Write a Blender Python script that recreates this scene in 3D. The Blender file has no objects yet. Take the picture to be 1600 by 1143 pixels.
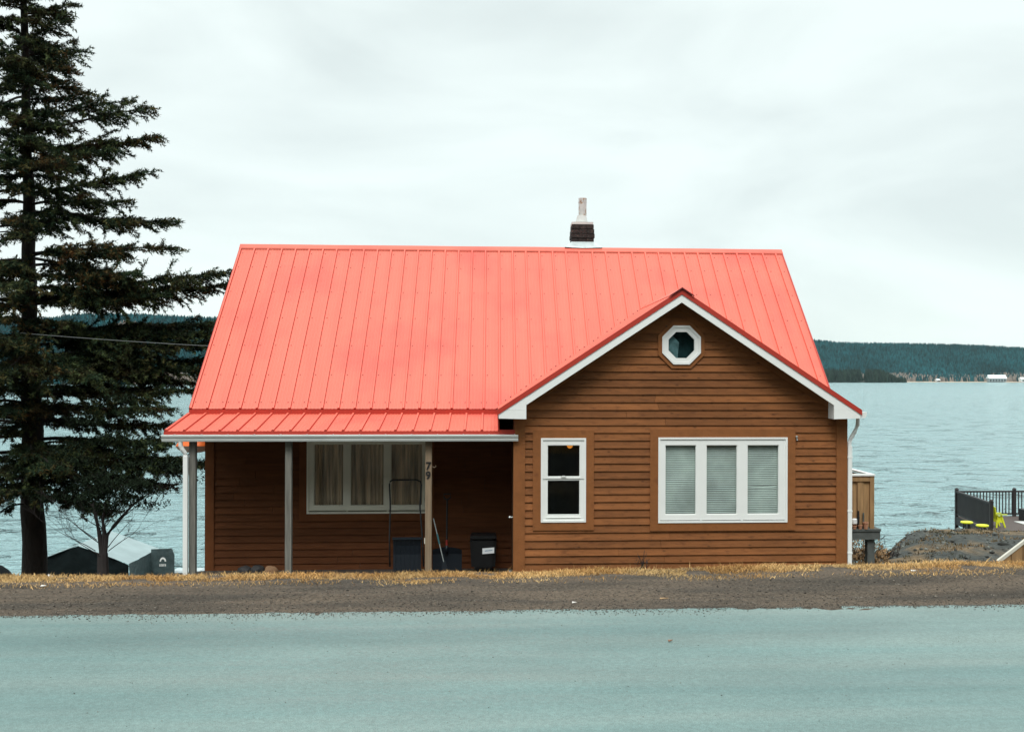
import bpy, bmesh, math, random
import numpy as np
from mathutils import Vector, Matrix
random.seed(7); rng = np.random.default_rng(7)
S = bpy.context.scene; C = S.collection

# ------------------------------------------------------------------ camera, world, sun, exposure
cam = bpy.data.objects.new('camera', bpy.data.cameras.new('camera')); C.objects.link(cam)
cam.data.sensor_width = 36; cam.data.lens = 36
cam.data.shift_x = -68/1600; cam.data.shift_y = 16.5/1600
cam.data.clip_end = 20000; cam.data.clip_start = 0.05
cam.matrix_world = Matrix.Translation((0, 0, 1.65)) @ Matrix.Rotation(math.radians(-3.5), 4, 'Z') @ \
    Matrix.Rotation(math.radians(90), 4, 'X') @ Matrix.Rotation(0.0025, 4, 'Z')
S.camera = cam
SUN_EL, SUN_AZ = math.radians(57), math.radians(188)     # azimuth clockwise from +Y
W = bpy.data.worlds.new("World"); S.world = W; W.use_nodes = True
wt = W.node_tree; wt.nodes.clear()
def wn(t, **k):
    n = wt.nodes.new(t)
    for a, b in k.items(): setattr(n, a, b)
    return n
sky = wn('ShaderNodeTexSky', sky_type='NISHITA', sun_disc=False, sun_elevation=SUN_EL, sun_rotation=SUN_AZ)
bg1 = wn('ShaderNodeBackground'); bg1.inputs[1].default_value = 0.008
wt.links.new(sky.outputs[0], bg1.inputs[0])
tc = wn('ShaderNodeTexCoord')
mp = wn('ShaderNodeMapping'); mp.inputs['Scale'].default_value = (1.0, 1.0, 3.2)
wt.links.new(tc.outputs['Generated'], mp.inputs[0])
nz = wn('ShaderNodeTexNoise'); nz.inputs['Scale'].default_value = 2.6; nz.inputs['Detail'].default_value = 7; nz.inputs['Roughness'].default_value = 0.5
nz.inputs['Distortion'].default_value = 0.4
wt.links.new(mp.outputs[0], nz.inputs['Vector'])
rp = wn('ShaderNodeValToRGB')
rp.color_ramp.elements[0].position = 0.36; rp.color_ramp.elements[0].color = (0.67, 0.745, 0.73, 1)
rp.color_ramp.elements[1].position = 0.60; rp.color_ramp.elements[1].color = (0.815, 0.90, 0.875, 1)
wt.links.new(nz.outputs[0], rp.inputs[0])
bg2 = wn('ShaderNodeBackground')
sp = wn('ShaderNodeSeparateXYZ'); wt.links.new(tc.outputs['Generated'], sp.inputs[0])
mr_ = wn('ShaderNodeMapRange')      # an overcast sky is brighter overhead than towards the horizon
for i_, v_ in ((1, 0.33), (2, 0.95), (3, 0.71), (4, 1.36)): mr_.inputs[i_].default_value = v_
wt.links.new(sp.outputs[2], mr_.inputs[0]); wt.links.new(mr_.outputs[0], bg2.inputs[1])
wt.links.new(rp.outputs[0], bg2.inputs[0])
ad = wn('ShaderNodeAddShader'); wt.links.new(bg1.outputs[0], ad.inputs[0]); wt.links.new(bg2.outputs[0], ad.inputs[1])
wo = wn('ShaderNodeOutputWorld'); wt.links.new(ad.outputs[0], wo.inputs[0])
sl = bpy.data.lights.new('sun', 'SUN'); sl.energy = 1.5; sl.angle = math.radians(24); sl.color = (1.0, 0.97, 0.92)
so = bpy.data.objects.new('sun', sl); C.objects.link(so); so.location = (-20, -30, 60)
d = Vector((math.sin(SUN_AZ)*math.cos(SUN_EL), math.cos(SUN_AZ)*math.cos(SUN_EL), math.sin(SUN_EL)))
so.rotation_euler = d.to_track_quat('Z', 'Y').to_euler()
S.view_settings.view_transform = 'Standard'; S.view_settings.look = 'None'
S.view_settings.gamma = 1; S.view_settings.use_curve_mapping = False
S.view_settings.exposure = 0.62
S.render.engine = 'CYCLES'
S.cycles.max_bounces = 6; S.cycles.volume_bounces = 1; S.cycles.transparent_max_bounces = 12

# ------------------------------------------------------------------ helpers
def mat(name, col, rough=0.6, spec=0.5, metal=0.0, var=0.0, vscale=4.0, vstretch=(1, 1, 1), col2=None, c2pos=(0.45, 0.62), c2scale=3.0,
        c2stretch=(1, 1, 1), bump=0.0, bscale=40.0, bstretch=(1, 1, 1), tint=0.0, coat=0.0, bdist=0.02, detail=6, knots=0.0):
    m = bpy.data.materials.new(name); m.use_nodes = True
    t = m.node_tree; b = t.nodes['Principled BSDF']
    b.inputs['Roughness'].default_value = rough; b.inputs['Metallic'].default_value = metal
    b.inputs['Specular IOR Level'].default_value = spec
    b.inputs['Coat Weight'].default_value = coat
    co = t.nodes.new('ShaderNodeTexCoord')
    def noise(scale, st, det=detail):
        mp = t.nodes.new('ShaderNodeMapping'); mp.inputs['Scale'].default_value = st
        t.links.new(co.outputs['Object'], mp.inputs[0])
        n = t.nodes.new('ShaderNodeTexNoise'); n.inputs['Scale'].default_value = scale; n.inputs['Detail'].default_value = det
        t.links.new(mp.outputs[0], n.inputs['Vector']); return n
    base = t.nodes.new('ShaderNodeRGB'); base.outputs[0].default_value = (*col, 1); cur = base.outputs[0]
    if col2:
        n = noise(c2scale, c2stretch)
        r = t.nodes.new('ShaderNodeMapRange'); r.inputs[1].default_value = c2pos[0]; r.inputs[2].default_value = c2pos[1]
        t.links.new(n.outputs[0], r.inputs[0])
        mx = t.nodes.new('ShaderNodeMix'); mx.data_type = 'RGBA'
        t.links.new(r.outputs[0], mx.inputs[0]); t.links.new(cur, mx.inputs[6]); mx.inputs[7].default_value = (*col2, 1)
        cur = mx.outputs[2]
    def mul(val):
        nonlocal cur
        mx = t.nodes.new('ShaderNodeVectorMath'); mx.operation = 'SCALE'
        t.links.new(cur, mx.inputs[0]); t.links.new(val, mx.inputs['Scale']); cur = mx.outputs[0]
    if var:
        n = noise(vscale, vstretch)
        r = t.nodes.new('ShaderNodeMapRange'); r.inputs[1].default_value = 0.3; r.inputs[2].default_value = 0.7
        r.inputs[3].default_value = 1-var; r.inputs[4].default_value = 1+var; t.links.new(n.outputs[0], r.inputs[0]); mul(r.outputs[0])
    if tint:
        a = t.nodes.new('ShaderNodeAttribute'); a.attribute_name = 'tint'
        r = t.nodes.new('ShaderNodeMapRange'); r.inputs[3].default_value = 1-tint; r.inputs[4].default_value = 1+tint
        t.links.new(a.outputs['Fac'], r.inputs[0]); mul(r.outputs[0])
    if knots:
        mp = t.nodes.new('ShaderNodeMapping'); mp.inputs['Scale'].default_value = (1, 1, 2.0); t.links.new(co.outputs['Object'], mp.inputs[0])
        v = t.nodes.new('ShaderNodeTexVoronoi'); v.inputs['Scale'].default_value = 3.6; t.links.new(mp.outputs[0], v.inputs['Vector'])
        r = t.nodes.new('ShaderNodeMapRange'); r.inputs[1].default_value = .05; r.inputs[2].default_value = .13; r.inputs[3].default_value = 1-knots; r.inputs[4].default_value = 1
        t.links.new(v.outputs['Distance'], r.inputs[0]); mul(r.outputs[0])
        n = noise(1.1, (1, 1, .5), 3)      # faded and weathered patches
        r = t.nodes.new('ShaderNodeMapRange'); r.inputs[1].default_value = .35; r.inputs[2].default_value = .68; r.inputs[3].default_value = .86; r.inputs[4].default_value = 1.14
        t.links.new(n.outputs[0], r.inputs[0]); mul(r.outputs[0])
    t.links.new(cur, b.inputs['Base Color'])
    if bump:
        n = noise(bscale, bstretch)
        bp = t.nodes.new('ShaderNodeBump'); bp.inputs['Strength'].default_value = bump; bp.inputs['Distance'].default_value = bdist
        t.links.new(n.outputs[0], bp.inputs['Height']); t.links.new(bp.outputs[0], b.inputs['Normal'])
    return m

def worldloc(o):
    v = Vector((0, 0, 0))
    while o: v += o.location; o = o.parent
    return v

class MB:
    def __init__(s): s.v = []; s.f = []; s.t = []; s.m = []
    def add(s, vs, fs, tint=0.5, mi=0):
        b = len(s.v); s.v += [tuple(p) for p in vs]
        for f in fs: s.f.append(tuple(b+i for i in f)); s.t.append(tint); s.m.append(mi)
        return s
    def box(s, x0, x1, y0, y1, z0, z1, tint=0.5, mi=0):
        v = [(x0,y0,z0),(x1,y0,z0),(x1,y1,z0),(x0,y1,z0),(x0,y0,z1),(x1,y0,z1),(x1,y1,z1),(x0,y1,z1)]
        return s.add(v, [(0,3,2,1),(4,5,6,7),(0,1,5,4),(1,2,6,5),(2,3,7,6),(3,0,4,7)], tint, mi)
    def prism(s, pts, axis, a0, a1, tint=0.5, mi=0):
        """closed outline pts (p,q) extruded along axis 'x','y' or 'z'"""
        def P(p, q, a): return (a,p,q) if axis == 'x' else ((p,a,q) if axis == 'y' else (p,q,a))
        n = len(pts)
        v = [P(p,q,a0) for p,q in pts]+[P(p,q,a1) for p,q in pts]
        return s.add(v, [tuple(range(n))[::-1], tuple(range(n,2*n))]+[(i,(i+1)%n,n+(i+1)%n,n+i) for i in range(n)], tint, mi)
    def frame(s, x0, x1, z0, z1, w, y0, y1, tint=0.5):
        s.box(x0, x1, y0, y1, z1-w, z1, tint); s.box(x0, x1, y0, y1, z0, z0+w, tint)
        s.box(x0, x0+w, y0, y1, z0+w, z1-w, tint); s.box(x1-w, x1, y0, y1, z0+w, z1-w, tint); return s
    def tube(s, pts, r, n=8, tint=0.5, cap=True):
        pts = [Vector(p) for p in pts]; rs = r if isinstance(r, (list, tuple)) else [r]*len(pts)
        vs = []; up = Vector((0, 0, 1))
        for i, p in enumerate(pts):
            a = pts[max(i-1, 0)]; b = pts[min(i+1, len(pts)-1)]; dd = (b-a).normalized()
            ref = up if abs(dd.z) < 0.95 else Vector((0, 1, 0))
            u = dd.cross(ref).normalized(); w = u.cross(dd)
            for k in range(n):
                an = 2*math.pi*k/n; vs.append(p+(u*math.cos(an)+w*math.sin(an))*rs[i])
        fs = [(i*n+k, i*n+(k+1)%n, (i+1)*n+(k+1)%n, (i+1)*n+k) for i in range(len(pts)-1) for k in range(n)]
        if cap: fs += [tuple(range(n))[::-1], tuple(range((len(pts)-1)*n, len(pts)*n))]
        return s.add(vs, fs, tint)
    def lathe(s, cx, cy, prof, n=16, tint=0.5):
        vs = [(cx+r*math.cos(2*math.pi*k/n), cy+r*math.sin(2*math.pi*k/n), z) for r, z in prof for k in range(n)]
        fs = [(i*n+k, i*n+(k+1)%n, (i+1)*n+(k+1)%n, (i+1)*n+k) for i in range(len(prof)-1) for k in range(n)]
        fs += [tuple(range(n))[::-1], tuple(range((len(prof)-1)*n, len(prof)*n))]
        return s.add(vs, fs, tint)
    def build(s, name, m, parent=None, origin=None, smooth=False):
        off = worldloc(parent) if parent else Vector(origin or (0, 0, 0))
        me = bpy.data.meshes.new(name)
        me.from_pydata([(v[0]-off.x, v[1]-off.y, v[2]-off.z) for v in s.v], [], s.f)
        for mm in (m if isinstance(m, (list, tuple)) else [m]): me.materials.append(mm)
        a = me.attributes.new('tint', 'FLOAT', 'FACE'); a.data.foreach_set('value', s.t)
        me.polygons.foreach_set('material_index', s.m)
        if smooth: me.polygons.foreach_set('use_smooth', [True]*len(s.f))
        me.update()
        o = bpy.data.objects.new(name, me); C.objects.link(o)
        if parent: o.parent = parent
        else: o.location = off
        return o

def fastmesh(name, V, Fc, m, tint=None, parent=None, mats=None, origin=None):
    """V (n,3) array, Fc (k,3) triangles array; quick for very many faces"""
    off = worldloc(parent) if parent else Vector(origin or (0, 0, 0))
    V = V-np.array(off)
    me = bpy.data.meshes.new(name); n = len(V); k = len(Fc); c = Fc.shape[1]
    me.vertices.add(n); me.vertices.foreach_set('co', V.astype(np.float32).ravel())
    me.loops.add(k*c); me.loops.foreach_set('vertex_index', Fc.astype(np.int32).ravel())
    me.polygons.add(k); me.polygons.foreach_set('loop_start', np.arange(0, k*c, c, dtype=np.int32))
    for mm in (m if isinstance(m, (list, tuple)) else [m]): me.materials.append(mm)
    if tint is not None:
        a = me.attributes.new('tint', 'FLOAT', 'FACE'); a.data.foreach_set('value', tint.astype(np.float32))
    if mats is not None: me.polygons.foreach_set('material_index', mats.astype(np.int32))
    me.update(calc_edges=True); me.validate()
    o = bpy.data.objects.new(name, me); C.objects.link(o)
    if parent: o.parent = parent
    else: o.location = off
    return o

def tag(o, label=None, cat=None, group=None, kind=None):
    if label: o['label'] = label
    if cat: o['category'] = cat
    if group: o['group'] = group
    if kind: o['kind'] = kind
    return o
def thing(name, label, cat, loc, group=None):
    o = bpy.data.objects.new(name, None); C.objects.link(o); o.location = loc; o.empty_display_size = 0.2
    return tag(o, label, cat, group)
def lerp(x, pts):
    if x <= pts[0][0]: return pts[0][1]
    for (a, b), (c, d_) in zip(pts, pts[1:]):
        if x <= c: return b+(d_-b)*(x-a)/(c-a)
    return pts[-1][1]
def ss(x): x = min(max(x, 0), 1); return x*x*(3-2*x)
from mathutils import noise as mnoise
def fn(x, y, sc, z=0.0): return mnoise.noise(Vector((x*sc, y*sc, z)))

# ------------------------------------------------------------------ materials
M_wood = mat('stained siding', (0.245, 0.092, 0.030), 0.75, spec=0.25, var=0.16, vscale=3, vstretch=(1, 1, 9), col2=(0.155, 0.055, 0.019), c2pos=(0.54, 0.74), c2scale=7, c2stretch=(1, 1, 3), bump=0.25, bscale=30, bstretch=(1, 1, 8), tint=0.2, knots=.5)
M_woodshade = mat('siding darkened for porch shade', (0.135, 0.047, 0.018), 0.75, spec=0.15, var=0.16, vscale=3, vstretch=(1, 1, 9), bump=0.25, bscale=30, bstretch=(1, 1, 8), tint=0.12)  # copy of the siding with the porch shade put into a darker colour
M_trimshade = mat('trim darkened for porch shade', (0.17, 0.06, 0.022), 0.75, spec=0.15, var=0.12, vscale=5)  # trim copy, darkened in its colour to carry the porch shade
M_trimw = mat('stained trim', (0.255, 0.096, 0.031), 0.75, spec=0.25, var=0.14, vscale=5, bump=0.2, bscale=40, tint=0.08, col2=(0.17, 0.061, 0.021), c2pos=(0.58, 0.75), c2scale=5)
M_red = mat('coral red metal', (0.71, 0.138, 0.090), 0.46, spec=0.5, var=0.07, vscale=1.6, vstretch=(2.2, .35, .35), col2=(0.66, 0.102, 0.072), c2pos=(0.5, 0.72), c2scale=.7)
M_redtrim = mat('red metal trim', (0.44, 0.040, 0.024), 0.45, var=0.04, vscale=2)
M_screw = mat('screw heads', (0.16, 0.02, 0.02), 0.5)
M_white = mat('white painted metal', (0.86, 0.88, 0.86), 0.45, var=0.03, vscale=2)
M_gutter = mat('white gutter metal', (0.80, 0.85, 0.83), 0.35, var=0.05, vscale=3, vstretch=(1, 1, .2))
M_vinyl = mat('white vinyl', (0.86, 0.88, 0.86), 0.4, var=0.02)
M_creamframe = mat('cream window frame', (0.84, 0.82, 0.70), 0.45, var=0.04)
M_post = mat('weathered grey post', (0.17, 0.165, 0.145), 0.85, var=0.3, vscale=5, vstretch=(6, 6, .5), bump=0.4, bscale=30, bstretch=(4, 4, .3))
M_postnew = mat('brown stained post', (0.235, 0.17, 0.11), 0.8, var=0.2, vscale=5, vstretch=(6, 6, .5))
M_black = mat('black iron', (0.012, 0.012, 0.013), 0.5)
M_inside = mat('dim interior paint', (0.055, 0.035, 0.03), 0.9, var=0.2)
M_blind = mat('pale blind slats', (0.30, 0.375, 0.35), 0.5, var=0.3, vscale=2.4)
M_curtain = mat('beige curtain cloth', (0.50, 0.38, 0.27), 0.9, var=0.6, vscale=3, vstretch=(6, 1, .3))
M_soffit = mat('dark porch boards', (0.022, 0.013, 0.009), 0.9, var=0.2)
M_brick = mat('sooty brick', (0.026, 0.018, 0.016), 0.9, var=0.5, vscale=12, col2=(0.13, 0.08, 0.065), c2pos=(0.6, 0.75), c2scale=16, bump=0.8, bscale=30)
M_concrete = mat('pale concrete', (0.62, 0.62, 0.60), 0.8, var=0.12)
M_galv = mat('galvanised steel', (0.56, 0.62, 0.62), 0.4, metal=0.4, var=0.15, vscale=8)
M_pipe = mat('rusty flue pipe', (0.55, 0.56, 0.54), 0.55, metal=0.1, col2=(0.30, 0.17, 0.08), c2pos=(0.53, 0.60), c2scale=9, var=0.15, vscale=10)
M_bark = mat('dark bark', (0.020, 0.014, 0.0105), 0.95, var=0.5, vscale=8, vstretch=(1, 1, .4), bump=1.0, bscale=18, bstretch=(1, 1, .35), bdist=0.05)
M_twig = mat('bare twig bark', (0.032, 0.026, 0.025), 0.9, var=0.3)
M_needle = mat('spruce needles', (0.020, 0.037, 0.018), 0.8, spec=0.12, tint=0.6, col2=(0.050, 0.030, 0.012), c2pos=(0.50, 0.70), c2scale=1.3)
M_needlet = mat('young needle tips', (0.050, 0.066, 0.023), 0.75, spec=0.15, tint=0.5, col2=(0.11, 0.055, 0.018), c2pos=(0.48, 0.68), c2scale=0.8)

def glass(name, tintc=(0.96, 0.98, 0.97), extra=0.0, rough=0.02):
    m = bpy.data.materials.new(name); m.use_nodes = True; t = m.node_tree; t.nodes.clear()
    o = t.nodes.new('ShaderNodeOutputMaterial'); mx = t.nodes.new('ShaderNodeMixShader')
    tr = t.nodes.new('ShaderNodeBsdfTransparent'); tr.inputs[0].default_value = (*tintc, 1)
    gl = t.nodes.new('ShaderNodeBsdfGlossy'); gl.inputs['Roughness'].default_value = rough; gl.inputs[0].default_value = (0.85, 0.95, 0.95, 1)
    fr = t.nodes.new('ShaderNodeFresnel'); fr.inputs[0].default_value = 1.5
    a = t.nodes.new('ShaderNodeMath'); a.operation = 'ADD'; a.inputs[1].default_value = extra
    ge = t.nodes.new('ShaderNodeNewGeometry'); iv = t.nodes.new('ShaderNodeMath'); iv.operation = 'SUBTRACT'; iv.inputs[0].default_value = 1
    mu = t.nodes.new('ShaderNodeMath'); mu.operation = 'MULTIPLY'
    t.links.new(ge.outputs['Backfacing'], iv.inputs[1]); t.links.new(fr.outputs[0], a.inputs[0])
    t.links.new(a.outputs[0], mu.inputs[0]); t.links.new(iv.outputs[0], mu.inputs[1]); t.links.new(mu.outputs[0], mx.inputs[0])
    t.links.new(tr.outputs[0], mx.inputs[1]); t.links.new(gl.outputs[0], mx.inputs[2]); t.links.new(mx.outputs[0], o.inputs[0])
    return m
M_glass = glass('window glass')
M_glassr = glass('reflective attic glass', (0.5, 0.6, 0.6), 0.03)

# ------------------------------------------------------------------ ground, road, water, hills
def gz(x, y):
    if y < 8.55: return -0.035
    b = lerp(y, [(8.55, -0.02), (8.9, -0.08), (9.4, -0.36), (12.6, -1.75), (19, -1.9), (24, -2.9), (30, -4.7), (38, -6.2), (46, -8.5), (70, -10)])
    if y < 9.6: b += .012*max(0, x)
    b += -1.15*ss((-5.6-x)/3.5)*ss((y-14)/5)
    p = lerp(y, [(12.6, -1.85), (20, -2.2), (28, -2.72), (31, -3.12), (35, -4.2), (44, -7.6), (60, -9.5)])
    if y > 12.6:
        w = ss((x-(6.9+(y-20)*.36))/2.3); b = b*(1-w)+p*w
        b += (0.09*fn(x, y, .55)+0.05*fn(x, y, 1.7, 3))*ss((y-13)/5)*(1 if y < 40 else .3)
        b += (0.13*fn(x, y, .8, 7)+.07*fn(x, y, 2.3, 9))*w*ss((y-18)/5)
    return b
M_ground = mat('dark gravelly earth', (0.048, 0.052, 0.047), 0.95, var=0.5, vscale=5, col2=(0.17, 0.115, 0.06), c2pos=(0.50, 0.66), c2scale=0.8, c2stretch=(1, .5, 1), bump=1.0, bscale=7, bdist=0.15)
xs = sorted(set([-400, -250, -150, -90, -60, -45, -35]+[round(-28+i*.5, 2) for i in range(113)]+[35, 45, 60, 90, 150, 250, 400]))
ys = [-120, -60, -30, -12, 0, 6, 8, 8.54]+[8.56+i*.22 for i in range(6)]+[10+i*.45 for i in range(84)]+[50, 60, 70]
g = MB()
g.v = [(x, y, gz(x, y)) for y in ys for x in xs]; nx = len(xs)
g.f = [(j*nx+i, j*nx+i+1, (j+1)*nx+i+1, (j+1)*nx+i) for j in range(len(ys)-1) for i in range(nx-1)]
g.t = [.5]*len(g.f); g.m = [0]*len(g.f)
tag(g.build('ground', M_ground, smooth=True), kind='structure')

# gravel shoulder: a sheet with a wavy far edge and shallow wheel ruts
def shz(x, y):
    z = 0.0+0.012*ss((y-7.3)/.8)-.03*ss((y-8.2)/.5)+.012*max(0, min(x, 12))*ss((y-7.6)/.9)
    z += -0.012*math.exp(-((y-7.62+0.03*math.sin(x*.6))/.05)**2) - 0.01*math.exp(-((y-7.95)/.06)**2)
    return z+0.007*fn(x, y, 6)+0.004*fn(x, y, 17, 2)+0.010*fn(x, y, 1.6, 5)
def road_edge(x): return 7.22+0.018*fn(x, 0, 1.3)+0.03*fn(x, 3, 5)+0.02*fn(x, 9, 14)
M_gravel = mat('gravel', (0.112, 0.086, 0.064), 0.95, spec=0.25, var=0.5, vscale=55, vstretch=(.8, 1, 1), col2=(0.060, 0.050, 0.040), c2pos=(0.42, 0.62), c2scale=1.6, c2stretch=(.35, 2.2, 1), bump=1.0, bscale=60, bdist=0.02)
sx = [-60, -30, -15]+[-7+i*.05 for i in range(281)]+[15, 30, 60]
sy = [-30, -3, 5, 7.0]+[7.1+i*.04 for i in range(42)]
g = MB(); n1 = len(sx)
g.v = [(x, y, shz(x, y) if y > 7.05 else -0.012) for y in sy for x in sx]
g.f = [(j*n1+i, j*n1+i+1, (j+1)*n1+i+1, (j+1)*n1+i) for j in range(len(sy)-1) for i in range(n1-1)]
g.t = [.5]*len(g.f); g.m = [0]*len(g.f)
tag(g.build('gravel_shoulder', M_gravel, smooth=True), kind='structure')

def road_mat():
    m = bpy.data.materials.new('worn pale asphalt'); m.use_nodes = True; t = m.node_tree; b = t.nodes['Principled BSDF']
    N = t.nodes.new; L = t.links.new
    co = N('ShaderNodeTexCoord')
    def noise(sc, st, det=5):
        mp_ = N('ShaderNodeMapping'); mp_.inputs['Scale'].default_value = st; L(co.outputs['Object'], mp_.inputs[0])
        n = N('ShaderNodeTexNoise'); n.inputs['Scale'].default_value = sc; n.inputs['Detail'].default_value = det; L(mp_.outputs[0], n.inputs[0]); return n.outputs[0]
    def mr(v, a, b_, c, d_):
        r = N('ShaderNodeMapRange'); r.inputs[1].default_value = a; r.inputs[2].default_value = b_; r.inputs[3].default_value = c; r.inputs[4].default_value = d_
        L(v, r.inputs[0]); return r.outputs[0]
    def mul(a, v):
        s_ = N('ShaderNodeVectorMath'); s_.operation = 'SCALE'; L(a, s_.inputs[0]); L(v, s_.inputs['Scale']); return s_.outputs[0]
    base = N('ShaderNodeMix'); base.data_type = 'RGBA'
    base.inputs[6].default_value = (0.130, 0.222, 0.216, 1); base.inputs[7].default_value = (0.180, 0.250, 0.236, 1)
    L(mr(noise(1.1, (.14, 2.0, 1)), .38, .66, 0, 1), base.inputs[0])
    c = base.outputs[2]
    c = mul(c, mr(noise(0.8, (.06, 1.6, 1), 3),   .3, .7, .86, 1.10))
    c = mul(c, mr(noise(2.2, (.5, .9, 1), 4), .3, .7, .93, 1.07))
    c = mul(c, mr(noise(.35, (.6, 1, 1), 3), .3, .7, .86, 1.12))
    c = mul(c, mr(noise(36, (1, 1, 1), 3), .25, .75, .84, 1.14))
    c = mul(c, mr(noise(150, (1, 1, 1), 2), .25, .75, .66, 1.34))
    c = mul(c, mr(noise(420, (1, 1, 1), 1), .25, .75, .82, 1.16))
    L(c, b.inputs['Base Color'])
    L(mr(noise(3, (.2, 1.5, 1)), .3, .7, .42, .62), b.inputs['Roughness'])
    bp = N('ShaderNodeBump'); bp.inputs['Strength'].default_value = .6; bp.inputs['Distance'].default_value = .008
    L(noise(190, (1, 1, 1), 3), bp.inputs['Height']); L(bp.outputs[0], b.inputs['Normal'])
    return m
rx = [-60, -30, -15]+[-6+i*.025 for i in range(481)]+[15, 30, 60]
g = MB(); n1 = len(rx)
g.v = [(x, -1.0, .006) for x in rx]+[(x, 6.9, .008) for x in rx]+[(x, road_edge(x), .004) for x in rx]+[(x, road_edge(x)+.012, -.02) for x in rx]
g.f = [(j*n1+i, j*n1+i+1, (j+1)*n1+i+1, (j+1)*n1+i) for j in range(3) for i in range(n1-1)]
g.t = [.5]*len(g.f); g.m = [0]*len(g.f)
tag(g.build('road', road_mat()), kind='structure')

def blobs(P, R, name, m, label, cat, seed=1, squash=.6, parent=None, kind='stuff', n=1):
    """many little irregular stones as one mesh"""
    r = np.random.default_rng(seed)
    o = np.array([(1,0,0),(-1,0,0),(0,1,0),(0,-1,0),(0,0,1),(0,0,-1)], float)
    F = np.array([(0,2,4),(2,1,4),(1,3,4),(3,0,4),(2,0,5),(1,2,5),(3,1,5),(0,3,5)])
    k = len(P); a = r.uniform(0, 6.28, k)
    V = o[None]*R[:, None, None]*r.uniform(.6, 1.25, (k, 6, 1))
    V[:, :, 2] *= squash
    x = V[:, :, 0]*np.cos(a)[:, None]-V[:, :, 1]*np.sin(a)[:, None]; y = V[:, :, 0]*np.sin(a)[:, None]+V[:, :, 1]*np.cos(a)[:, None]
    V[:, :, 0] = x; V[:, :, 1] = y
    V = (V+P[:, None, :]).reshape(-1, 3)
    F = (F[None]+np.arange(k)[:, None, None]*6).reshape(-1, 3)
    t = np.repeat(r.random(k), 8)
    ob = fastmesh(name, V, F, m, t, parent)
    if label: tag(ob, label, cat, kind=kind)
    return ob
M_pebble = mat('pebbles', (0.12, 0.105, 0.088), 0.9, spec=.2, tint=0.75)
k = 9000; px_ = rng.uniform(-6.5, 6.5, k); py_ = 7.2+np.abs(rng.normal(0, .5, k))
sel = py_ < 8.7; px_, py_ = px_[sel], py_[sel]
P = np.array([(x, y, shz(x, y)+.002) for x, y in zip(px_, py_)]); R = rng.uniform(.003, .0085, len(P))*(1+.8*(rng.random(len(P)) > .96))
k2 = 5200; qx = rng.uniform(-6.5, 6.5, k2); qy = np.array([road_edge(x) for x in qx])-np.abs(rng.normal(0, .10, k2))*np.array([.35+1.3*max(0, fn(x, 5, .7)+.2) for x in qx])
P2 = np.stack([qx, qy, np.full(k2, .0085)], 1); R2 = rng.uniform(.002, .0065, k2)
k3 = 320; P3 = np.stack([rng.uniform(-4.5, 4.5, k3), rng.uniform(4.8, 7.1, k3), np.full(k3, .009)], 1); R3 = rng.uniform(.002, .0045, k3)
blobs(np.concatenate([P, P2, P3]), np.concatenate([R, R2, R3]), 'loose_gravel', M_pebble, 'small loose brown pebbles scattered on the shoulder and the road edge', 'gravel')

# dry grass along the crest of the bank
def blades(P, h, name, m, label, cat, seed=3, lean=.5, wid=.004, parent=None, kind='stuff'):
    r = np.random.default_rng(seed); k = len(P); a = r.uniform(0, 6.283, k); w = r.uniform(.6, 1.3, k)*wid
    ld = r.uniform(0, 6.283, k); ln = h*lean*r.uniform(.2, 1.6, k)
    side = np.stack([np.cos(a), np.sin(a), np.zeros(k)], 1)*w[:, None]
    tip = P+np.stack([np.cos(ld)*ln, np.sin(ld)*ln*.6, h*r.uniform(.6, 1.1, k)], 1)
    mid = P+(tip-P)*.5+np.array([0, 0, 1])*(h*.15)[:, None]
    V = np.stack([P-side, P+side, mid-side*.7, mid+side*.7, tip], 1).reshape(-1, 3)
    F = np.array([(0,1,3),(0,3,2),(2,3,4)])
    F = (F[None]+np.arange(k)[:, None, None]*5).reshape(-1, 3)
    o = fastmesh(name, V, F, m, np.repeat(r.random(k), 3), parent)
    if label: tag(o, label, cat, kind=kind)
    return o
M_grass = mat('dry tan grass', (0.50, 0.29, 0.11), 0.8, spec=.1, tint=0.45, col2=(0.62, 0.42, 0.19), c2pos=(0.4, 0.6), c2scale=1.7, var=.25, vscale=.9)
k = 120000; gx = rng.uniform(-7.2, 7.2, k)
edge = np.array([8.32+.10*fn(x, 1, .9)+.10*fn(x, 2, 3.1)+.04*fn(x, 4, 9)+.06*ss(-x/5) for x in gx])
gy = edge+rng.random(k)**.8*(9.15-edge); hole = np.array([fn(x, y, 2.6, 4) for x, y in zip(gx, gy)]); keep = (hole < .10+.5*np.clip((gy-8.35)/.35, 0, 1)) | (gy > 8.75)
gx, gy = gx[keep], gy[keep]
gh = (.016+.030*rng.random(len(gx)))*(1+.5*np.array([fn(x, y, 1.9, 8) for x, y in zip(gx, gy)]))*np.clip((gy-8.15)/.4, .35, 1.0)
gP = np.array([(x, y, max(gz(x, y), shz(x, y) if y < 8.72 else -9)-.003) for x, y in zip(gx, gy)])
# a few tufts that wander down on to the gravel
k = 5000; tx = rng.uniform(-6.5, 6.5, 60)[rng.integers(0, 60, k)]+rng.normal(0, .12, k); ty = 8.2+rng.normal(0, .05, k)
tP = np.array([(x, y, shz(x, y)-.003) for x, y in zip(tx, ty)])
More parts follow.
